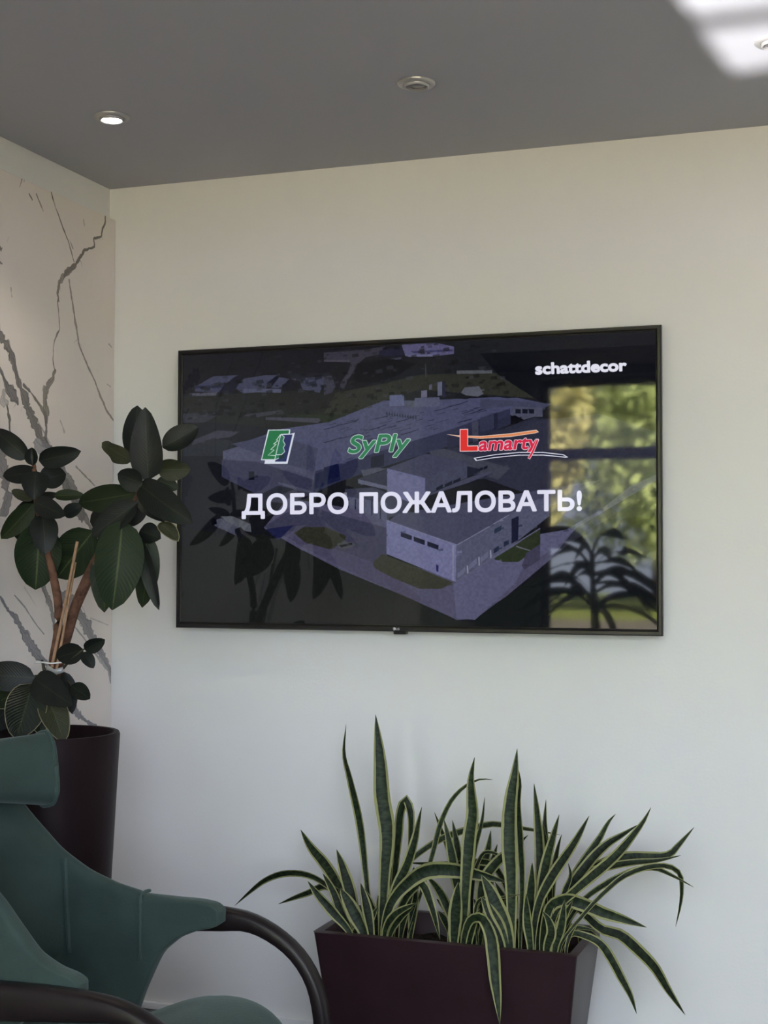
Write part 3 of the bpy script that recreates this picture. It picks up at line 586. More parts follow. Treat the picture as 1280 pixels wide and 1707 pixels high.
# red wordmark with its two strokes
sw = [(743, 724), (767, 729), (801, 731.5), (851, 728.5), (892, 722.5), (898, 720.5), (893.5, 716.5), (851, 722.5), (801, 727), (767, 726)]
pg('P', sw, (236, 210, 196)); pg('P', [(747, 725), (767, 728), (801, 730.6), (851, 727.5), (892, 721.6), (896, 720.3), (893, 717.8), (851, 723.6), (801, 728), (767, 727)], (226, 140, 92))
pg('P', [(766, 715.5), (780, 715), (780, 743), (797, 742.5), (797, 752.6), (766, 753)], (240, 214, 214)); pg('P', [(767.3, 716.7), (778.8, 716.3), (778.8, 744.3), (795.8, 743.8), (795.8, 751.4), (767.3, 751.8)], (224, 52, 48))
write('amarty', (798, 751), (896, 747.5), (798.5, 736.5), 'm', (214, 42, 74), 0.8, ((238, 208, 218), 1.0), 0.12)
pg('P', [(789, 763.5), (824, 757.5), (865, 753.5), (905, 753.5), (939, 757.5), (947, 762.5), (942, 763), (905, 759.5), (865, 759.5), (824, 763.5), (793, 768.5)], (226, 226, 240))
pg('P', [(792, 764.3), (824, 759), (865, 755.2), (905, 755.2), (938, 759), (943, 761.5), (905, 757.8), (865, 758), (824, 762), (795, 766.8)], (18, 20, 44))
st('P', [(896, 733), (888, 752), (881, 765)], 9, (238, 208, 218)); st('P', [(895.5, 734), (888, 752), (881.4, 764)], 5.5, (216, 44, 70))
# green logo: two overlapping sheets with a tree
lg = 'A'
pg(lg, [(718, 715), (888, 713), (884, 748), (922, 738), (866, 975), (690, 975), (695, 948), (664, 948)], (214, 220, 232)); pg(lg, [(727, 722), (878, 720), (874, 745), (815, 748), (800, 930), (770, 940), (672, 940)], (34, 112, 66))
pg(lg, [(815, 756), (904, 752), (856, 958), (770, 958), (776, 945), (800, 935)], (38, 46, 92)); pg(lg, [(815, 752), (842, 770), (832, 800), (848, 828), (834, 852), (845, 882), (820, 905), (806, 905), (772, 945), (800, 800)], (40, 112, 84))
pg(lg, [(806, 906), (846, 900), (838, 930), (798, 945)], (24, 50, 50))
st(lg, [(815, 752), (795, 830), (768, 945)], 2.6, (214, 226, 222)); st(lg, [(812, 752), (780, 798), (797, 796), (757, 826), (782, 824), (737, 868), (766, 868), (717, 910), (775, 912)], 2.6, (214, 226, 222))
st(lg, [(820, 754), (842, 770), (832, 800), (848, 828), (834, 852), (845, 882), (820, 905), (780, 906)], 2.6, (214, 226, 222))
scr_img = pic.image('screen_picture')
sm = mat('lit_screen', (0.0012, 0.0012, 0.0015), 0.03, 0.24); nt = sm.node_tree; b = nt.nodes['Principled BSDF']
ti = nt.nodes.new('ShaderNodeTexImage'); ti.image = scr_img; ti.extension = 'EXTEND'; nt.links.new(ti.outputs[0], b.inputs['Emission Color']); b.inputs['Emission Strength'].default_value = 0.70
scr = link_mesh('screen', [(SX0 - .001, TYF + .007, SZ0 - .001), (SX1 + .001, TYF + .007, SZ0 - .001), (SX1 + .001, TYF + .007, SZ1 + .001), (SX0 - .001, TYF + .007, SZ1 + .001),
                           (SX0 - .001, TYF + .011, SZ0 - .001), (SX1 + .001, TYF + .011, SZ0 - .001), (SX1 + .001, TYF + .011, SZ1 + .001), (SX0 - .001, TYF + .011, SZ1 + .001)],
                [(0, 1, 2, 3), (7, 6, 5, 4), (0, 4, 5, 1), (1, 5, 6, 2), (2, 6, 7, 3), (3, 7, 4, 0)], sm, uv=[(0, 0), (1, 0), (1, 1), (0, 1)] * 2); adopt(scr, tv)
# maker's mark on the lower bezel: disc and two letters
lx, lz = 0.6905, TZ0 + .0065
def letter_mesh(name, txt, x, z, h, y, m, parent):
    P0, T0 = text_tris(txt, 0.01); P0 = P0 - P0.min(0); k = h / P0[:, 1].max()
    o = link_mesh(name, [(x + q[0] * k, y, z + q[1] * k) for q in P0], [tuple(int(i) for i in t) for t in T0], m); adopt(o, parent)
    s = o.modifiers.new('s', 'SOLIDIFY'); s.thickness = .0004; return o
disc = tube('emblem', [(lx + .004, TYF + .001, lz + .001), (lx + .004, TYF - .0004, lz + .001)], 0.0045, M['logo'], tv, n=20)
letter_mesh('emblem_letters', 'LG', lx + .0095, lz - .0022, .0064, TYF - .0004, M['logo'], tv)

# ================================================================== CEILING DOWNLIGHTS
def downlight(x, y, label, lit):
    t = thing('downlight', label, 'ceiling light', (x, y, HC), 'recessed ceiling spotlights')
    lathe('trim_ring', [(0.047, HC), (0.047, HC - .003), (0.044, HC - .006), (0.036, HC - .008), (0.033, HC - .006), (0.033, HC)], (x, y), M['chrome'], t, 40)
    lathe('inner_ring', [(0.0325, HC), (0.0325, HC - .010), (0.029, HC - .013), (0.0265, HC - .011), (0.0265, HC)], (x, y), M['chrome'], t, 40)
    lathe('lens', [(0.0262, HC), (0.0262, HC - .006), (0.02, HC - .0085), (0.001, HC - .0095)], (x, y), M['lit'] if lit else M['bulb'], t, 32)
    if lit:
        l = bpy.data.lights.new('downlight_beam', 'SPOT'); l.energy = 6; l.color = (1, .9, .76); l.spot_size = math.radians(95); l.spot_blend = .8; l.shadow_soft_size = .02
        lo = bpy.data.objects.new('downlight_beam', l); COL.objects.link(lo); lo.location = (x, y, HC - .02)
downlight(0.105, -0.643, 'switched-on recessed ceiling spotlight nearest the marble wall', True)
downlight(0.945, -0.630, 'unlit recessed ceiling spotlight in the middle above the television', False)
downlight(1.795, -0.632, 'unlit recessed ceiling spotlight in the sunlit ceiling patch at right', False)

# ================================================================== LEAVES
def leaf_blade(B, T, width, m, parent, roll=0.0, curl=0.12, fold=0.10, shape=1.0, name='leaf', edge=False, nl=12, nw=6, tip=0.0, ruffle=0.0, vdir=None):
    """broad leaf from base B to tip T (world), facing the camera turned by roll about its axis; curl bends it along its normal"""
    B, T = np.asarray(B, float), np.asarray(T, float); ax = T - B; L = np.linalg.norm(ax); a = ax / L
    v = unit((B + T) / 2 - CAM) if vdir is None else unit(vdir); s = unit(np.cross(a, v)); n = np.cross(s, a)
    if n @ v > 0: n, s = -n, -s
    c, q = math.cos(roll), math.sin(roll); s, n = c * s + q * n, c * n - q * s
    V, UVs = [], []; ph = random.random() * 6
    for i in range(nl + 1):
        t = i / nl
        w = width / 2 * (math.sin(math.pi * t ** (0.86 * shape)) ** 0.56) * (1 - .10 * t)
        if i == 0: w = width * .03
        if i == nl: w = width * .012
        ctr = B + a * L * t + n * (curl * L * (math.sin(math.pi * t) * .55) - tip * L * t * t)
        for j in range(nw + 1):
            u = j / nw * 2 - 1
            V.append(ctr + s * (w * u) + n * (fold * w * (abs(u) ** 1.4) * 1.3 + ruffle * w * abs(u) * math.sin(9 * t + ph + 2 * u)))
            UVs.append((j / nw, t))
    k = nw + 1
    Fc = [(i*k + j, i*k + j + 1, (i+1)*k + j + 1, (i+1)*k + j) for i in range(nl) for j in range(nw)]
    # front (camera side) face is the upper face
    f0 = np.cross(V[Fc[nl * nw // 2][1]] - V[Fc[nl * nw // 2][0]], V[Fc[nl * nw // 2][3]] - V[Fc[nl * nw // 2][0]])
    if f0 @ n < 0: Fc = [q_[::-1] for q_ in Fc]
    o = link_mesh(name, V, Fc, m, smooth=True, uv=UVs); adopt(o, parent)
    if edge:
        rim = [i*k for i in range(nl + 1)] + [i*k + nw for i in range(nl, -1, -1)]
        e = tube('leaf_margin', [V[i] for i in rim], 0.0011, M['leaf_edge'], None, n=5); e.parent = o; e.matrix_parent_inverse = o.matrix_world.inverted()
        e.matrix_parent_inverse = Matrix.Identity(4); e.matrix_basis = Matrix.Identity(4)
    return o

# ================================================================== RUBBER PLANT IN TALL ROUND PLANTER
PC = (-0.052, -0.665); PR = 0.186; PZ = 0.905
rp = thing('potted_rubber_plant', 'tall rubber plant with dark leaves in a round maroon planter by the marble', 'plant', (PC[0], PC[1], 0))
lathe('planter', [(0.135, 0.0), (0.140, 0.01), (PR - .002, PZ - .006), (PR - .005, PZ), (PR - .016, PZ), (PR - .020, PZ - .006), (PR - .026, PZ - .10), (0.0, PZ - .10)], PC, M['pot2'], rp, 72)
lathe('soil', [(PR - .028, PZ - .098), (PR - .03, PZ - .07), (0.05, PZ - .055), (0.001, PZ - .055)], PC, M['soil'], rp, 40)
YP = PC[1]
def p3(px, py, dy=0.0): return at(px, py, 1, YP + dy)
tube('stem', [p3(84, 1160), p3(89, 1097), p3(96, 1059), p3(97, 1006), p3(90, 966), p3(80, 921), p3(70, 880), p3(60, 830), p3(57, 780), p3(54, 760)], [.0115, .0115, .012, .0115, .011, .0095, .008, .007, .006, .004], M['bark'], rp, n=10, steps=36)
tube('stem', [p3(94, 1160, .02), p3(98, 1110, .02), p3(112, 1059, .01), p3(125, 1014), p3(143, 972), p3(159, 938), p3(190, 885, .01), p3(222, 840, .0), p3(232, 800), p3(243, 760)], [.012, .013, .0135, .014, .0145, .014, .011, .008, .007, .004], M['bark'], rp, n=10, steps=36)
tube('branch', [p3(90, 1140, -.01), p3(75, 1120, -.02), p3(70, 1100, -.02)], [.006, .005, .003], M['greenstem'], rp, n=7, steps=8)
tube('branch', [p3(96, 1150, -.03), p3(76, 1135, -.05), p3(57, 1128, -.06), p3(45, 1140, -.07)], [.006, .005, .005, .003], M['greenstem'], rp, n=7, steps=10)
tube('branch', [p3(100, 1120, -.02), p3(120, 1098, -.04), p3(140, 1082, -.05)], [.004, .003, .002], M['greenstem'], rp, n=6, steps=8)
tube('branch', [p3(102, 1150, -.02), p3(112, 1135, -.03), p3(122, 1148, -.04)], [.004, .003, .002], M['greenstem'], rp, n=6, steps=8)
tube('cane_stake', [p3(129, 903, -.03), p3(112, 990, -.03), p3(84, 1125, -.03), p3(78, 1160, -.03)], .0042, M['cane'], rp, n=8, steps=14)
tube('cane_stake', [p3(125.5, 937, -.02), p3(108, 1040, -.025), p3(93, 1125, -.028), p3(90, 1150, -.028)], .0036, M['cane'], rp, n=8, steps=12)
tube('plastic_tie', [p3(78, 1112, -.045), p3(92, 1120, -.055), p3(106, 1116, -.045)], .0075, M['tie'], rp, n=8, steps=10, prof=np.c_[np.cos(np.linspace(0, 6.28, 9)[:-1]) * .35, np.sin(np.linspace(0, 6.28, 9)[:-1])])
tube('tie_string', [p3(58, 1105, -.03), p3(72, 1104, -.042), p3(84, 1106, -.045), p3(104, 1104, -.03)], .0022, M['string'], rp, n=6, steps=12)
LF = [  # base px, tip px, width px, base depth, tip depth, material, roll, extra
    ((222, 762), (229, 676), 46, .02, .03, 'leaf_dark', -.25, {}), ((247, 800), (242, 679), 54, -.03, -.05, 'leaf_dark', .15, dict(shape=.8)),
    ((271, 746), (331, 712), 40, .00, .03, 'leaf_dark', .2, dict(shape=1.1)), ((262, 782), (318, 782), 38, -.01, .01, 'leaf_olive', -.3, {}),
    ((220, 768), (170, 738), 30, .0, .02, 'leaf_olive', .4, dict(ruffle=.35)), ((238, 806), (196, 790), 40, -.05, -.06, 'leaf_dark', .3, dict(shape=.9)),
    ((226, 822), (131, 838), 47, -.01, .0, 'leaf_green', .1, {}), ((229, 838), (153, 894), 44, -.03, -.05, 'leaf_dark', -.25, {}),
    ((215, 862), (164, 906), 36, .0, -.01, 'leaf_green', .2, {}), ((231, 806), (321, 872), 52, -.04, -.06, 'leaf_dark', -.15, {}),
    ((232, 826), (291, 870), 46, -.01, .0, 'leaf_dark', .3, {}), ((262, 800), (297, 815), 26, .02, .04, 'leaf_green', .2, {}),
    ((266, 872), (297, 902), 26, -.02, -.03, 'leaf_olive', .45, dict(edge=True)), ((233, 884), (268, 898), 36, .01, .01, 'leaf_dark', .2, {}),
    ((204, 868), (187, 1017), 80, -.04, -.06, 'leaf_under', .1, {}), ((176, 910), (174, 1021), 44, .01, .0, 'leaf_under', -.3, {}),
    ((244, 890), (237, 1013), 44, .01, .02, 'leaf_green', .35, {}), ((236, 905), (265, 1017), 26, -.02, -.03, 'leaf_dark', -.4, {}),
    ((156, 885), (95, 963), 72, .04, .05, 'leaf_under', -.1, dict(shape=.95)), ((230, 830), (214, 878), 40, .02, .02, 'leaf_dark', .2, {}),
    # left stem
    ((47, 764), (-8, 716), 36, .0, -.02, 'leaf_dark', .2, {}), ((65, 768), (135, 752), 36, -.01, .0, 'leaf_dark', -.1, {}), ((55, 776), (53, 746), 22, -.02, -.02, 'leaf_dark', .2, dict(fold=.6)),
    ((62, 785), (5, 794), 32, .0, .0, 'leaf_dark', .2, {}), ((60, 786), (56, 833), 46, -.05, -.07, 'leaf_dark', .0, dict(shape=.9)), ((58, 836), (109, 860), 34, -.05, -.07, 'leaf_dark', -.1, {}),
    ((90, 826), (141, 826), 20, .0, .02, 'leaf_green', .3, {}), ((106, 858), (138, 842), 24, .01, .02, 'leaf_dark', .2, {}), ((56, 840), (2, 898), 36, -.02, -.04, 'leaf_green', .2, {}),
    ((56, 832), (19, 818), 18, .01, .02, 'leaf_olive', .2, {}), ((62, 832), (98, 824), 16, .02, .02, 'leaf_dark', .2, {}), ((71, 858), (76, 924), 46, -.05, -.07, 'leaf_dark', .05, dict(shape=.95)), ((67, 872), (59, 983), 76, -.01, .0, 'leaf_under', .0, {}),
    # low shoots
    ((139, 1083), (94, 1096), 36, -.05, -.03, 'leaf_dark', .1, {}), ((141, 1083), (175, 1066), 25, -.05, -.05, 'leaf_dark', -.2, {}), ((138, 1087), (156, 1114), 22, -.05, -.05, 'leaf_dark', .3, {}),
    ((119, 1143), (150, 1165), 28, -.04, -.03, 'leaf_ribbed', .1, {}), ((106, 1120), (120, 1190), 28, -.03, -.03, 'leaf_dark', .4, {}),
    ((58, 1130), (-34, 1124), 50, -.08, -.12, 'leaf_dark', .0, {}), ((57, 1131), (121, 1176), 52, -.09, -.13, 'leaf_dark', -.05, {}),
    ((54, 1140), (26, 1232), 66, -.09, -.14, 'leaf_ribbed', .1, dict(edge=True)), ((76, 1156), (107, 1237), 46, -.06, -.10, 'leaf_olive', .15, dict(edge=True)),
    ((52, 1140), (-14, 1176), 40, -.05, -.05, 'leaf_green', .1, dict(edge=True)), ((30, 1165), (-22, 1216), 50, -.03, -.05, 'leaf_dark', .1, {}), ((64, 1150), (66, 1216), 40, -.02, -.03, 'leaf_dark', .1, {}), ((44, 1150), (70, 1226), 40, -.06, -.08, 'leaf_green', .3, dict(edge=True)),
    # leaves at the back of the plant, seen in the screen
    ((232, 800), (262, 750), 46, .06, .14, 'leaf_dark', .2, {}), ((222, 850), (150, 870), 50, .06, .12, 'leaf_dark', -.2, {}), ((205, 880), (220, 980), 66, .06, .10, 'leaf_dark', .1, {}),
    ((60, 830), (30, 900), 50, .05, .10, 'leaf_dark', .1, {}), ((66, 800), (110, 790), 40, .05, .10, 'leaf_dark', .1, {}), ((226, 830), (285, 850), 44, .05, .12, 'leaf_dark', .1, {}),
]
PXM = 2401.33
for b_, t_, w_, d0, d1, mk, rl, kw in LF:
    B = p3(*b_, d0); T = p3(*t_, d1); dep = (B - CAM) @ FWD
    leaf_blade(B, T, w_ / PXM * dep * 1.06, M[mk], rp, rl, **{**dict(curl=random.uniform(.04, .16), fold=random.uniform(.10, .26)), **kw})

# ================================================================== SNAKE PLANT TROUGH
sp = thing('snake_plant_planter', 'low rectangular maroon planter full of yellow-edged snake plants under the television', 'plant', (0.955, -0.31, 0))
def trough():
    bm = bmesh.new(); rings = []
    def rr(x0, x1, y0, y1, z, r):
        P = []
        for cx, cy, a0 in ((x1 - r, y1 - r, 0), (x0 + r, y1 - r, 90), (x0 + r, y0 + r, 180), (x1 - r, y0 + r, 270)):
            for k in range(5): a = math.radians(a0 + k * 22.5); P.append(bm.verts.new((cx + r * math.cos(a), cy + r * math.sin(a), z)))
        return P
    X0, X1, Y0, Y1, Z = 0.612, 1.302, -0.468, -0.150, 0.400
    for d, z, r in ((.055, 0, .012), (.0505, .006, .014), (.001, Z - .004, .014), (-.0005, Z - .001, .014), (.003, Z, .012), (.022, Z, .010), (.025, Z - .004, .008), (.034, Z - .09, .008)):
        rings.append(rr(X0 + d, X1 - d, Y0 + d, Y1 - d, z, r))
    for a, b in zip(rings, rings[1:]):
        for i in range(20): bm.faces.new((a[i], a[(i+1) % 20], b[(i+1) % 20], b[i]))
    bm.faces.new(rings[0][::-1]); bm.faces.new(rings[-1])
    me = bpy.data.meshes.new('planter'); bm.to_mesh(me); bm.free(); me.materials.append(M['pot'])
    o = bpy.data.objects.new('planter', me); COL.objects.link(o); me.polygons.foreach_set('use_smooth', [True] * len(me.polygons))
    o.modifiers.new('es', 'EDGE_SPLIT').split_angle = math.radians(35); adopt(o, sp)
trough()
gx, gy = 24, 12; V = [(0.648 + .618 * i / gx, -0.432 + .246 * j / gy, 0.345 + .012 * math.sin(i * 1.7) * math.cos(j * 2.1) + random.uniform(-.004, .004)) for j in range(gy + 1) for i in range(gx + 1)]
so = link_mesh('soil', V, [(j*(gx+1)+i, j*(gx+1)+i+1, (j+1)*(gx+1)+i+1, (j+1)*(gx+1)+i) for j in range(gy) for i in range(gx)], M['soil'], smooth=True); adopt(so, sp)

def blade(P, width, parent, roll=0.0, twist=0.0, fold=0.22, base_w=0.36, name='leaf', n=26, nw=6, prof=1.0):
    """long strap leaf along the 3-D polyline P, facing the camera turned by roll (+twist along its length)"""
    C = catmull(P, n); T = unit(np.gradient(C, axis=0)); V, U = [], []
    v = unit(C - CAM); s = np.cross(T, v)
    for i in range(1, n):                                   # keep the side direction continuous through bends
        if s[i] @ s[i-1] < 0: s[i] = -s[i]
    s = unit(s); nn = np.cross(s, T); d = np.r_[0, np.cumsum(np.linalg.norm(np.diff(C, axis=0), axis=1))]; d /= d[-1]
    for i in range(n):
        t = d[i]; w = width / 2 * min(1.0, base_w + (1 - base_w) * min(1, t / .55) ** 1.3) * (1 - max(0, (t - .52) / .48) ** (2.6 * prof)) + .0004
        a = roll + twist * (t - .3); ss = math.cos(a) * s[i] + math.sin(a) * nn[i]; n2 = math.cos(a) * nn[i] - math.sin(a) * s[i]
        if n2 @ v[i] > 0: n2 = -n2
        for j in range(nw + 1):
            u = j / nw * 2 - 1; V.append(C[i] + ss * w * u + n2 * fold * w * u * u); U.append((j / nw, t * max(.5, np.linalg.norm(C[-1] - C[0]) * 2.2)))
    k = nw + 1; Fc = [(i*k + j, i*k + j + 1, (i+1)*k + j + 1, (i+1)*k + j) for i in range(n - 1) for j in range(nw)]
    o = link_mesh(name, V, Fc, M['snake'], smooth=True, uv=U); adopt(o, parent); return o

SN = [  # points from base to tip (photo px), width px, base depth y, tip depth y, roll, twist
 ([(619, 1560), (610, 1461), (599, 1367), (583, 1296), (574, 1258), (577, 1207)], 15, -.36, -.24, .3, 1.0),
 ([(636, 1560), (641, 1461), (645, 1383), (637, 1330), (634, 1274), (626, 1191)], 28, -.37, -.30, .05, .0),
 ([(651, 1530), (656, 1477), (664, 1399), (670, 1345), (676, 1332), (682, 1345), (684, 1399), (678, 1442)], 15, -.28, -.30, .35, .0),
 ([(599, 1558), (580, 1510), (564, 1477), (542, 1442), (517, 1411), (501, 1383)], 19, -.30, -.16, -.2, .2),
 ([(582, 1560), (568, 1500), (542, 1474), (514, 1459), (474, 1456), (442, 1467), (417, 1486), (391, 1510)], 12, -.30, -.22, .2, .9),
 ([(610, 1560), (575, 1496), (542, 1477), (514, 1488), (489, 1497), (464, 1507)], 12, -.26, -.26, .3, .4),
 ([(585, 1560), (555, 1521), (530, 1492), (513, 1469)], 17, -.42, -.44, .1, .2), ([(588, 1562), (567, 1517), (555, 1486), (538, 1456)], 15, -.39, -.36, .1, .1),
 ([(598, 1560), (587, 1500), (574, 1455), (561, 1416)], 21, -.35, -.30, .0, .0), ([(608, 1562), (590, 1522), (567, 1480)], 24, -.41, -.40, .2, -.3),
 ([(619, 1562), (610, 1508), (601, 1472)], 17, -.42, -.42, -.1, .0), ([(650, 1540), (652, 1461), (638, 1399), (630, 1362)], 8, -.25, -.20, .0, .3),
 ([(642, 1550), (661, 1477), (677, 1446), (692, 1399), (697, 1374), (703, 1345)], 18, -.38, -.34, .2, .6),
 ([(648, 1545), (658, 1475), (680, 1439), (699, 1422), (733, 1400), (780, 1383), (821, 1374), (863, 1380), (896, 1385), (934, 1392)], 12, -.30, -.18, .1, .7),
 ([(680, 1560), (692, 1520), (721, 1424), (736, 1368), (755, 1331), (778, 1309), (802, 1299), (821, 1300)], 9, -.28, -.22, .1, .5),
 ([(775, 1550), (760, 1450), (738, 1390), (724, 1354)], 10, -.22, -.15, .2, .2), ([(778, 1550), (760, 1465), (749, 1405), (740, 1366)], 18, -.31, -.31, .05, .0),
 ([(780, 1550), (768, 1460), (761, 1406), (754, 1367)], 16, -.26, -.24, .1, .0), ([(850, 1500), (818, 1440), (760, 1440), (720, 1440), (678, 1438)], 12, -.27, -.30, .3, .3),
 ([(640, 1548), (652, 1505), (676, 1475), (711, 1452), (749, 1450), (800, 1459), (846, 1471)], 26, -.42, -.33, -.35, .3),
 ([(655, 1555), (670, 1510), (686, 1484), (702, 1473), (717, 1505), (727, 1540), (733, 1566)], 16, -.34, -.42, .25, .3),
 ([(756, 1560), (750, 1525), (730, 1482), (711, 1460)], 16, -.30, -.26, .2, .1), ([(642, 1552), (655, 1528), (694, 1505)], 14, -.43, -.46, .3, .3), ([(650, 1560), (668, 1530), (690, 1512)], 11, -.42, -.45, .1, .3),
 ([(683, 1562), (689, 1508), (688, 1470), (690, 1445)], 20, -.28, -.25, .2, .0), ([(668, 1562), (676, 1520), (690, 1480)], 14, -.33, -.33, .2, .0),
 ([(773, 1560), (777, 1464), (780, 1429), (783, 1394), (788, 1359), (786, 1324), (785, 1300), (791, 1262)], 24, -.40, -.34, .1, .5),
 ([(778, 1530), (785, 1450), (792, 1413), (803, 1371), (808, 1329)], 9, -.36, -.32, .2, .3),
 ([(853, 1575), (852, 1464), (849, 1406), (849, 1371), (852, 1328), (858, 1289), (862, 1248)], 27, -.42, -.36, .05, .2), ([(867, 1572), (870, 1464), (867, 1394), (864, 1335), (867, 1305), (863, 1278)], 12, -.40, -.33, .3, .2),
 ([(902, 1560), (900, 1460), (899, 1408), (895, 1355), (890, 1306)], 17, -.33, -.28, .1, .3), ([(912, 1560), (911, 1420), (908, 1371), (910, 1333)], 12, -.30, -.25, .1, .1), ([(918, 1560), (916, 1470), (911, 1410), (904, 1367)], 12, -.34, -.32, .5, .3),
 ([(897, 1560), (903, 1483), (910, 1441), (921, 1399), (932, 1358)], 19, -.38, -.36, .2, .3), ([(916, 1560), (922, 1464), (929, 1417), (936, 1391)], 12, -.33, -.28, .3, .2),
 ([(888, 1572), (900, 1500), (914, 1472), (930, 1446), (957, 1406), (982, 1360)], 18, -.42, -.40, .1, .1), ([(886, 1576), (883, 1510), (886, 1470), (887, 1438)], 20, -.40, -.40, .15, .0),
 ([(849, 1577), (842, 1545), (828, 1514), (816, 1484), (802, 1458)], 29, -.43, -.42, .0, -.1), ([(838, 1572), (830, 1545), (818, 1522), (802, 1495)], 26, -.43, -.43, .1, .0),
 ([(800, 1520), (806, 1470), (830, 1436), (858, 1413), (880, 1392)], 19, -.34, -.30, .3, .2), ([(806, 1520), (804, 1453), (814, 1413), (818, 1384)], 17, -.24, -.22, .1, .0), ([(815, 1520), (818, 1450), (829, 1407)], 14, -.22, -.2, .1, .0),
 ([(786, 1560), (796, 1440), (808, 1421), (820, 1421), (836, 1430), (846, 1460)], 7, -.30, -.28, .3, .3),
 ([(772, 1572), (786, 1532), (802, 1530), (816, 1554), (822, 1590), (825, 1630), (829, 1665), (833, 1707)], 22, -.43, -.505, -.2, .4), ([(800, 1500), (830, 1497), (868, 1491)], 6, -.40, -.42, .2, .2),
 ([(912, 1580), (919, 1553), (913, 1532), (904, 1519)], 17, -.43, -.44, .1, -.3), ([(884, 1578), (879, 1535), (877, 1490)], 16, -.43, -.43, .2, .1), ([(757, 1568), (760, 1515), (764, 1470)], 24, -.42, -.42, .15, .2), ([(752, 1566), (768, 1500), (774, 1455)], 22, -.38, -.37, .2, .0),
 ([(930, 1560), (955, 1467), (982, 1423), (999, 1398), (1016, 1368), (1026, 1357)], 15, -.30, -.22, .2, .2), ([(920, 1560), (944, 1489), (973, 1449), (993, 1425), (1015, 1405), (1037, 1392), (1063, 1375)], 18, -.34, -.26, .15, .3),
 ([(916, 1565), (929, 1515), (962, 1482), (995, 1454), (1028, 1425), (1054, 1394), (1074, 1367), (1085, 1346)], 18, -.40, -.36, .1, .2),
 ([(930, 1560), (970, 1462), (1005, 1440), (1043, 1429), (1077, 1428), (1108, 1427), (1118, 1423), (1130, 1410), (1157, 1379)], 18, -.28, -.20, .1, .1),
 ([(925, 1560), (966, 1462), (1019, 1444), (1054, 1438), (1099, 1434), (1135, 1426)], 13, -.32, -.28, .2, .2),
 ([(933, 1580), (973, 1524), (1010, 1485), (1041, 1460), (1088, 1444), (1116, 1445), (1132, 1456), (1136, 1480), (1134, 1507), (1126, 1545)], 10, -.42, -.24, .2, .5),
 ([(935, 1565), (973, 1500), (999, 1480), (1032, 1462), (1066, 1449), (1092, 1448), (1121, 1460), (1156, 1479)], 11, -.35, -.30, .2, .5),
 ([(905, 1560), (922, 1507), (944, 1500), (973, 1508), (1006, 1522), (1037, 1532), (1078, 1546)], 23, -.40, -.38, -.25, .2),
 ([(940, 1560), (962, 1515), (977, 1527), (1004, 1550), (1032, 1558), (1063, 1584), (1090, 1612), (1112, 1648), (1142, 1692)], 20, -.34, -.22, .25, .0),
 ([(935, 1580), (955, 1556), (975, 1560), (999, 1572), (1017, 1596), (1034, 1628), (1051, 1660), (1061, 1690)], 16, -.38, -.34, .2, .1), ([(970, 1548), (990, 1562), (1008, 1586), (1022, 1612)], 13, -.24, -.24, .1, .0),
 ([(926, 1560), (942, 1485), (951, 1458), (947, 1439)], 12, -.36, -.34, .2, .1), ([(940, 1520), (960, 1485), (988, 1471)], 5, -.28, -.25, .2, .1), ([(925, 1582), (936, 1542), (941, 1500)], 16, -.43, -.43, .2, .0), ([(920, 1560), (955, 1546), (998, 1552)], 7, -.33, -.30, .2, .0),
 ([(915, 1580), (940, 1530), (955, 1500)], 14, -.42, -.42, .2, .1), ([(945, 1575), (960, 1540), (985, 1515)], 7, -.42, -.38, .2, .1), ([(860, 1570), (840, 1500), (825, 1470)], 16, -.36, -.34, .2, .1), ([(800, 1570), (812, 1520), (822, 1490)], 14, -.36, -.34, .2, .1),
]
for P, w_, y0, y1, rl, tw in SN:
    n = len(P); ys = np.linspace(y0, y1, n); Q = [at(a, b, 1, y) for (a, b), y in zip(P, ys)]
    if Q[0][2] > .36: Q = [np.array([Q[0][0], Q[0][1], .338])] + Q[:] if (Q[0][2] - .338) > .02 else Q
    else: Q[0][2] = min(Q[0][2], .345)
    dep = (np.mean(Q, axis=0) - CAM) @ FWD
    blade(Q, w_ / PXM * dep * (1.0 / max(.8, math.cos(rl))), sp, rl, tw)
for _ in range(26):                                          # short leaves filling the clumps
    x, y = random.choice([random.uniform(.66, .78), random.uniform(.9, 1.22), random.uniform(.98, 1.22)]), random.uniform(-.41, -.2)
    h = random.uniform(.06, .17); lx, ly = random.uniform(-.06, .06), random.uniform(-.03, .03)
    blade([(x, y, .34), (x + lx * .3, y + ly * .4, .345 + h * .55), (x + lx, y + ly, .345 + h)], random.uniform(.014, .026), sp, random.uniform(-.6, .6), random.uniform(-.4, .6), n=12, nw=4)

# ================================================================== ARMCHAIR (faces +x)
YC = -1.345; HW = 0.287
ch = thing('lounge_armchair', 'green velvet lounge armchair with curved dark bentwood arms, before the round planter', 'armchair', (0.45, YC, 0))
KA = np.array([0.0, .18, .30, .40, .48, .55, .62, .68, .715, .75, .79, .84, .90, .96, 1.0])
KX = np.array([.105, .11, .14, .178, .216, .264, .324, .385, .425, .455, .495, .545, .59, .628, .646])
KY = np.array([0, .10, .18, .225, .258, .272, .278, .281, .283, .284, .285, .286, .286, .286, .286])
KB = np.array([.27, .27, .27, .27, .27, .27, .27, .28, .30, .39, .480, .522, .541, .550, .562])
KT = np.array([1.02, 1.00, .945, .86, .775, .70, .655, .630, .620, .612, .610, .608, .608, .603, .586])
KN = np.array([1.02, 1.00, .97, .93, .89, .86, .83, .80, .775, .74, .69, .632, .608, .598, .584])
KW = np.array([1.0, 1.0, .95, .85, .7, .5, .3, .12, .05, 0, 0, 0, 0, 0, 0])
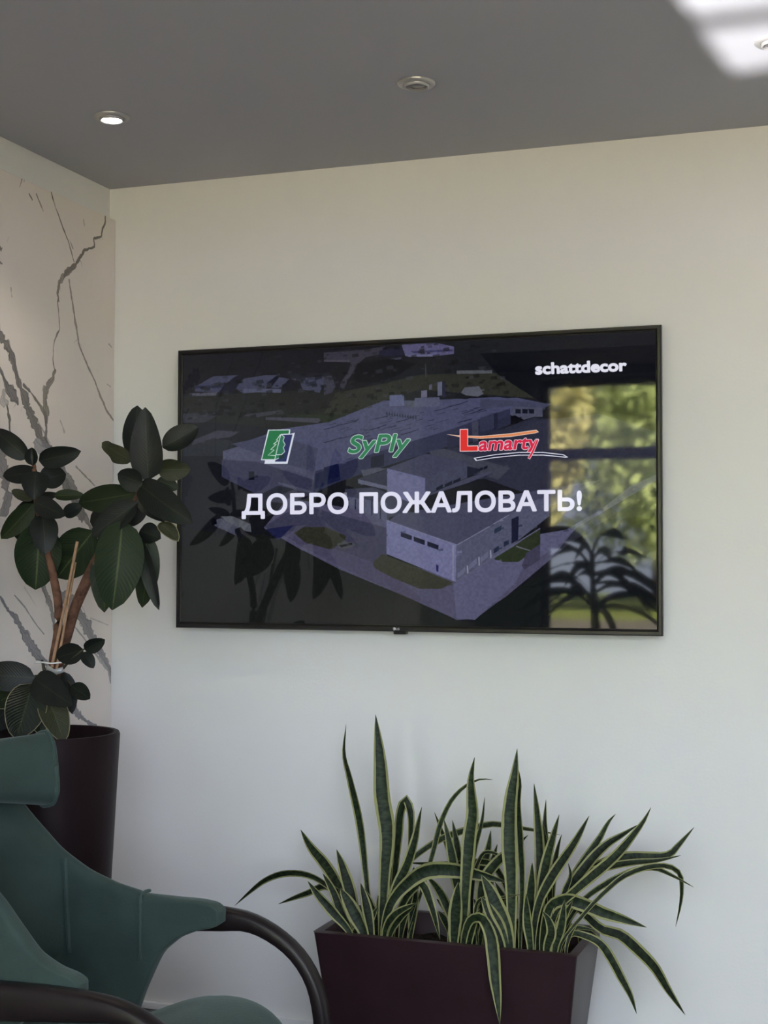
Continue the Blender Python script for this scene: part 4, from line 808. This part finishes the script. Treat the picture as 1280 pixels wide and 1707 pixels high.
def shell(s, z=None, v=None):
    a = abs(s); sg = 1 if s >= 0 else -1
    f = lambda K: float(np.interp(a, KA, K)); zb, zt = f(KB), f(KT if sg > 0 else KN)
    if z is None: z = zb + (zt - zb) * v
    lean = f(KW) * .18 * (z - .42) ; spread = 0.03 * (z - .45) * (a > .3) * (a < .75)
    return np.array([f(KX) - lean, YC + sg * (f(KY) + spread), z])
def grid_obj(name, G, m, thick=0.0, sub=1, off=0.0):
    nu, nv = len(G), len(G[0]); V = [q for c in G for q in c]
    Fc = [(i*nv + j, (i+1)*nv + j, (i+1)*nv + j + 1, i*nv + j + 1) for i in range(nu - 1) for j in range(nv - 1)]
    o = link_mesh(name, V, Fc, m, smooth=True)
    if thick: q = o.modifiers.new('solid', 'SOLIDIFY'); q.thickness = thick; q.offset = off
    if sub: q = o.modifiers.new('sub', 'SUBSURF'); q.levels = q.render_levels = sub
    adopt(o, ch); return o
US = np.r_[-KA[::-1][:-1], KA]; US = np.unique(np.round(np.r_[US, (US[1:] + US[:-1]) / 2], 4))
grid_obj('upholstered_shell', [[shell(s, v=v) for v in np.linspace(0, 1, 9)] for s in US], M['velvet'], 0.042, 2)
def inward(s, z):
    a = shell(s + .01, z); b = shell(s - .01, z); t = b - a; n = np.array([-t[1], t[0], 0]); n = unit(n)
    return n if n @ (np.array([.6, YC, 0]) - np.array([shell(s, z)[0], shell(s, z)[1], 0])) > 0 else -n
def pad(name, smax, z0f, z1f, th, power=4):
    G = []
    for s in np.linspace(-smax, smax, 23):
        cs = []
        for v in np.linspace(0, 1, 15):
            u = s / smax; z = z0f(abs(u)) + (z1f(abs(u)) - z0f(abs(u))) * v; q = shell(s, z)
            cs.append(q + inward(s, z) * (.016 + th * (1 - abs(u) ** power) ** .5 * (1 - abs(2 * v - 1) ** power) ** .5))
        G.append(cs)
    return G
zt_ = lambda s: float(np.interp(abs(s), KA, KT))
G = pad('back_cushion', .565, lambda u: .40 + .07 * u ** 4, lambda u: zt_(u * .565) - .012, .052)
grid_obj('back_cushion', G, M['velvet'], 0, 1)
e = [np.array(q) + np.array([.006, -.004, 0]) for q in G[-1]]; tube('piping', e, .0055, M['piping'], ch, n=6)
e = [np.array(q) + np.array([.006, .004, 0]) for q in G[0]]; tube('piping', e, .0055, M['piping'], ch, n=6)
for sg in (1,):                                              # seam where the wing panel meets the arm sleeve
    pts = []
    for z in np.linspace(.47, .611, 8): q = shell(sg * .75, z); q[1] -= sg * .0225; pts.append(q)
    for k in range(1, 6): q = shell(sg * .75, .611 + .003 * math.sin(math.pi * k / 6)); q[1] -= sg * .0225 * math.cos(math.pi * k / 6); pts.append(q)
    tube('seam', pts, .0042, M['piping'], ch, n=6)
def superell(name, c, hx, hy, hz, m, fn=None, e1=.35, e2=.35, nu=40, nv=20):
    sp_ = lambda t, e_: math.copysign(abs(t) ** e_, t); V = []
    for i in range(nv + 1):
        ph = -math.pi / 2 + math.pi * i / nv
        for j in range(nu):
            th = 2 * math.pi * j / nu; q = np.array([hx * sp_(math.cos(ph), e1) * sp_(math.cos(th), e2), hy * sp_(math.cos(ph), e1) * sp_(math.sin(th), e2), hz * sp_(math.sin(ph), e1)])
            V.append(np.array(c) + (fn(q) if fn else q))
    Fc = [(i*nu + j, i*nu + (j+1) % nu, (i+1)*nu + (j+1) % nu, (i+1)*nu + j) for i in range(nv) for j in range(nu)]
    o = link_mesh(name, V, Fc, m, smooth=True); adopt(o, ch); return o
# head cushion: a bolster lofted along an arc that curls forward at its ends, with flat piped ends
def hsec(u, k=1.0):
    hx = .058 * (1 - .18 * u * u) * k; hz = (.066 + .016 * abs(u) ** 3) * k; c = np.array([.150 + .105 * abs(u) ** 2.2 - .02, YC + .238 * u, .891 - .010 * abs(u)])
    ya = .55 * u * abs(u); out = []
    for j in range(28):
        th = 2 * math.pi * j / 28; cx, cz = math.cos(th), math.sin(th)
        x = hx * math.copysign(abs(cx) ** .6, cx); z = hz * math.copysign(abs(cz) ** .6, cz)
        out.append(c + np.array([x * math.cos(ya) - .12 * z, -x * math.sin(ya) * 1.0, z + .25 * x * abs(u)]))
    return out
secs = [hsec(-1, .05), hsec(-1, .6), hsec(-1, .9), hsec(-.985)] + [hsec(u) for u in np.linspace(-.95, .95, 21)] + [hsec(.985), hsec(1, .9), hsec(1, .6), hsec(1, .05)]
V = [q for c_ in secs for q in c_]; Fc = [(i*28 + j, i*28 + (j+1) % 28, (i+1)*28 + (j+1) % 28, (i+1)*28 + j) for i in range(len(secs) - 1) for j in range(28)]
Fc += [tuple(range(28))[::-1], tuple(range((len(secs)-1)*28, len(secs)*28))]
o = link_mesh('head_cushion', V, Fc, M['velvet'], smooth=True); adopt(o, ch)
for u in (-.965, .965): tube('piping', hsec(u, 1.02) + hsec(u, 1.02)[:1], .0042, M['piping'], ch, n=6)
# seat
def sfn(q):
    q = q.copy(); x = .525 + q[0]; d = x - .71
    drop = min(.085, 1.5 * d * d) if d < 0 else 2.4 * d * d
    if q[2] > 0: q[2] += .012 * (1 - (q[1] / .255) ** 2) - drop
    elif d > 0: q[2] += .3 * d * d
    return q
superell('seat_cushion', (.525, YC, .355), .335, .250, .078, M['velvet'], sfn, .36, .36, 56, 24)
superell('seat_base', (.47, YC, .265), .27, .225, .035, M['velvet'], None, .3, .3)
# bentwood arms
a_ = np.linspace(0, 2 * math.pi, 16, endpoint=False); pr = np.c_[np.sign(np.cos(a_)) * abs(np.cos(a_)) ** .55, np.sign(np.sin(a_)) * abs(np.sin(a_)) ** .55]
path = [(.16, .545), (.30, .552), (.45, .560), (.56, .566), (.645, .568), (.705, .566), (.765, .545), (.822, .505), (.858, .455), (.876, .40), (.882, .33), (.872, .24), (.84, .15), (.78, .075), (.69, .032), (.55, .019), (.3, .019), (.0, .019)]
prad = [.036, .036, .035, .031, .026, .020, .017, .0150, .0145, .016, .016, .016, .016, .016, .016, .016, .016, .016]
for sg in (1, -1):
    tube('bentwood_arm', [(x + (-.016 if sg > 0 else .034), YC + sg * .322, z + (-.008 if sg > 0 else -.014) * min(1, z / .3)) for x, z in path], prad, M['wood'], ch, steps=72, ref=(0, 1, 0), prof=pr, rad2=.0215)
    tube('bentwood_leg', [(.10, YC + sg * .262, .30), (.06, YC + sg * .285, .15), (.03, YC + sg * .315, .03)], .018, M['wood'], ch, steps=12, ref=(0, 1, 0))
tube('cross_rail', [(.10, YC - .322, .022), (.10, YC + .322, .022)], .016, M['wood'], ch)
tube('cross_rail', [(.70, YC - .22, .225), (.70, YC + .22, .225)], .016, M['wood'], ch)
tube('cross_rail', [(.868, YC - .322, .225), (.868, YC + .322, .225)], .014, M['wood'], ch)
tube('cross_rail', [(.30, YC - .262, .235), (.30, YC + .262, .235)], .016, M['wood'], ch)

# ================================================================== BY THE WINDOWS AND OUTSIDE (seen mirrored in the screen)
def strap_plant(name, x, y, pot_h, stem_h, n, ln, label, seed, wmul=1.0):
    rd = random.Random(seed); t = thing(name, label, 'plant', (x, y, 0))
    lathe('planter', [(.12, 0), (.16, pot_h), (.15, pot_h), (.14, pot_h - .04), (0.001, pot_h - .04)], (x, y), M['pot'], t, 32)
    tube('stem', [(x, y, pot_h - .05), (x + .01, y, (pot_h + stem_h) / 2), (x, y, stem_h)], .016, M['bark'], t, steps=8)
    for k in range(n):
        a = k * 2.4 + rd.random() * .5; el = rd.uniform(.15, 1.25); L = ln * rd.uniform(.75, 1.1); z0 = stem_h - rd.random() * .35
        d = np.array([math.cos(a), math.sin(a), 0]); P = [np.array([x, y, z0]) + d * L * tt * math.cos(el * (1 - .5 * tt)) + np.array([0, 0, L * (math.sin(el) * tt - .75 * tt * tt)]) for tt in (0, .25, .5, .75, 1)]
        o = blade(P, .05 * wmul * rd.uniform(.8, 1.2), t, rd.uniform(-.5, .5), 0, n=12, nw=4); o.data.materials[0] = M['leaf_under'] if k % 3 else M['leaf_green']
    return t
strap_plant('potted_dracaena', .42, -4.25, .34, 1.42, 34, .52, 'tall dark potted dracaena mirrored at right in the television screen', 4)
w3 = thing('shadow_ficus', 'unseen potted ficus added at the window so its leaf shades the ceiling patch', 'plant', (1.45, -4.42, 0))  # plant added to carry the leaf that blocks part of the glint
lathe('planter', [(.11, 0), (.14, .30), (.13, .30), (.12, .27), (0.001, .27)], (1.45, -4.42), M['pot'], w3, 32)
tube('stem', [(1.45, -4.42, .25), (1.44, -4.45, .6), (1.40, -4.52, .86)], .012, M['bark'], w3, steps=10)
for (bx, by, bz), (tx, ty, tz), ww in (((1.43, -4.56, .851), (1.195, -4.60, .853), .034), ((1.42, -4.5, .86), (1.52, -4.5, .95), .05), ((1.42, -4.5, .75), (1.55, -4.5, .78), .06), ((1.43, -4.48, .66), (1.34, -4.55, .6), .05), ((1.44, -4.46, .55), (1.55, -4.45, .58), .06)):
    leaf_blade((bx, by, bz), (tx, ty, tz), ww, M['leaf_dark'], w3, .2, curl=.03, vdir=(-.3, -1, -.35))
# outdoors
box('outside_paving', (-40, 40, -34, YF - .1, -.2, -.02), M['paving'])['kind'] = 'structure'
box('lawn', (-60, 60, -75, -34, -.2, -.03), M['grass'])['kind'] = 'structure'
def tree(x, y, h, rad, n, seed, label, hue):
    r = np.random.default_rng(seed); t = thing('broadleaf_tree', label, 'tree', (x, y, 0), 'trees beyond the windows')
    tube('trunk', [(x, y, -.05), (x + .1, y, h * .3), (x, y, h * .6)], [.35, .25, .12], M['bark'], t, steps=8)
    d = unit(r.normal(0, 1, (n, 3))); rr_ = r.random(n) ** .35; lump = 1 + .12 * np.sin(5 * d[:, 0] + seed) * np.cos(4 * d[:, 2] + 2 * seed)
    C = d * rr_[:, None] * lump[:, None] * np.array([rad, rad, h * .47]) + np.array([x, y, h * .54]); a = unit(r.normal(0, 1, (n, 3))); b_ = unit(np.cross(a, r.normal(0, 1, (n, 3)))); s_ = r.uniform(.12, .28, n)[:, None]
    V = np.stack([C - a * s_, C + b_ * s_ * .5, C + a * s_, C - b_ * s_ * .5], 1).reshape(-1, 3)
    m = mat('tree_leaves', hue, .55, .4, noise=.4, scale=1.2); o = link_mesh('foliage', V, [(4*i, 4*i+1, 4*i+2, 4*i+3) for i in range(n)], m); o['kind'] = 'stuff'; adopt(o, t)
for i, (x, y, h, rad, hue, lab) in enumerate(((-10.2, -41, 11, 3.2, (.60, .56, .24), 'yellow-green tree on the lawn, mirrored under the white lettering of the screen'),
        (-3.6, -42, 12, 3.2, (.50, .58, .22), 'bright green tree across the lawn, mirrored at the right screen edge'),
        (-7.0, -55, 13, 4.6, (.46, .52, .22), 'green tree behind and between the two nearest lawn trees'), (-17.5, -52, 12, 4.6, (.15, .21, .05), 'dark tree behind the yellow-green lawn tree'),
        (4.5, -46, 12, 3.6, (.18, .26, .05), 'broad tree opposite the wide window'), (13.5, -46, 11, 3.8, (.18, .26, .05), 'tree at the far end of the lawn, seen through the wide window'))):
    tree(x, y, h, rad, 9000 if i < 3 else 5000, i + 1, lab, hue)
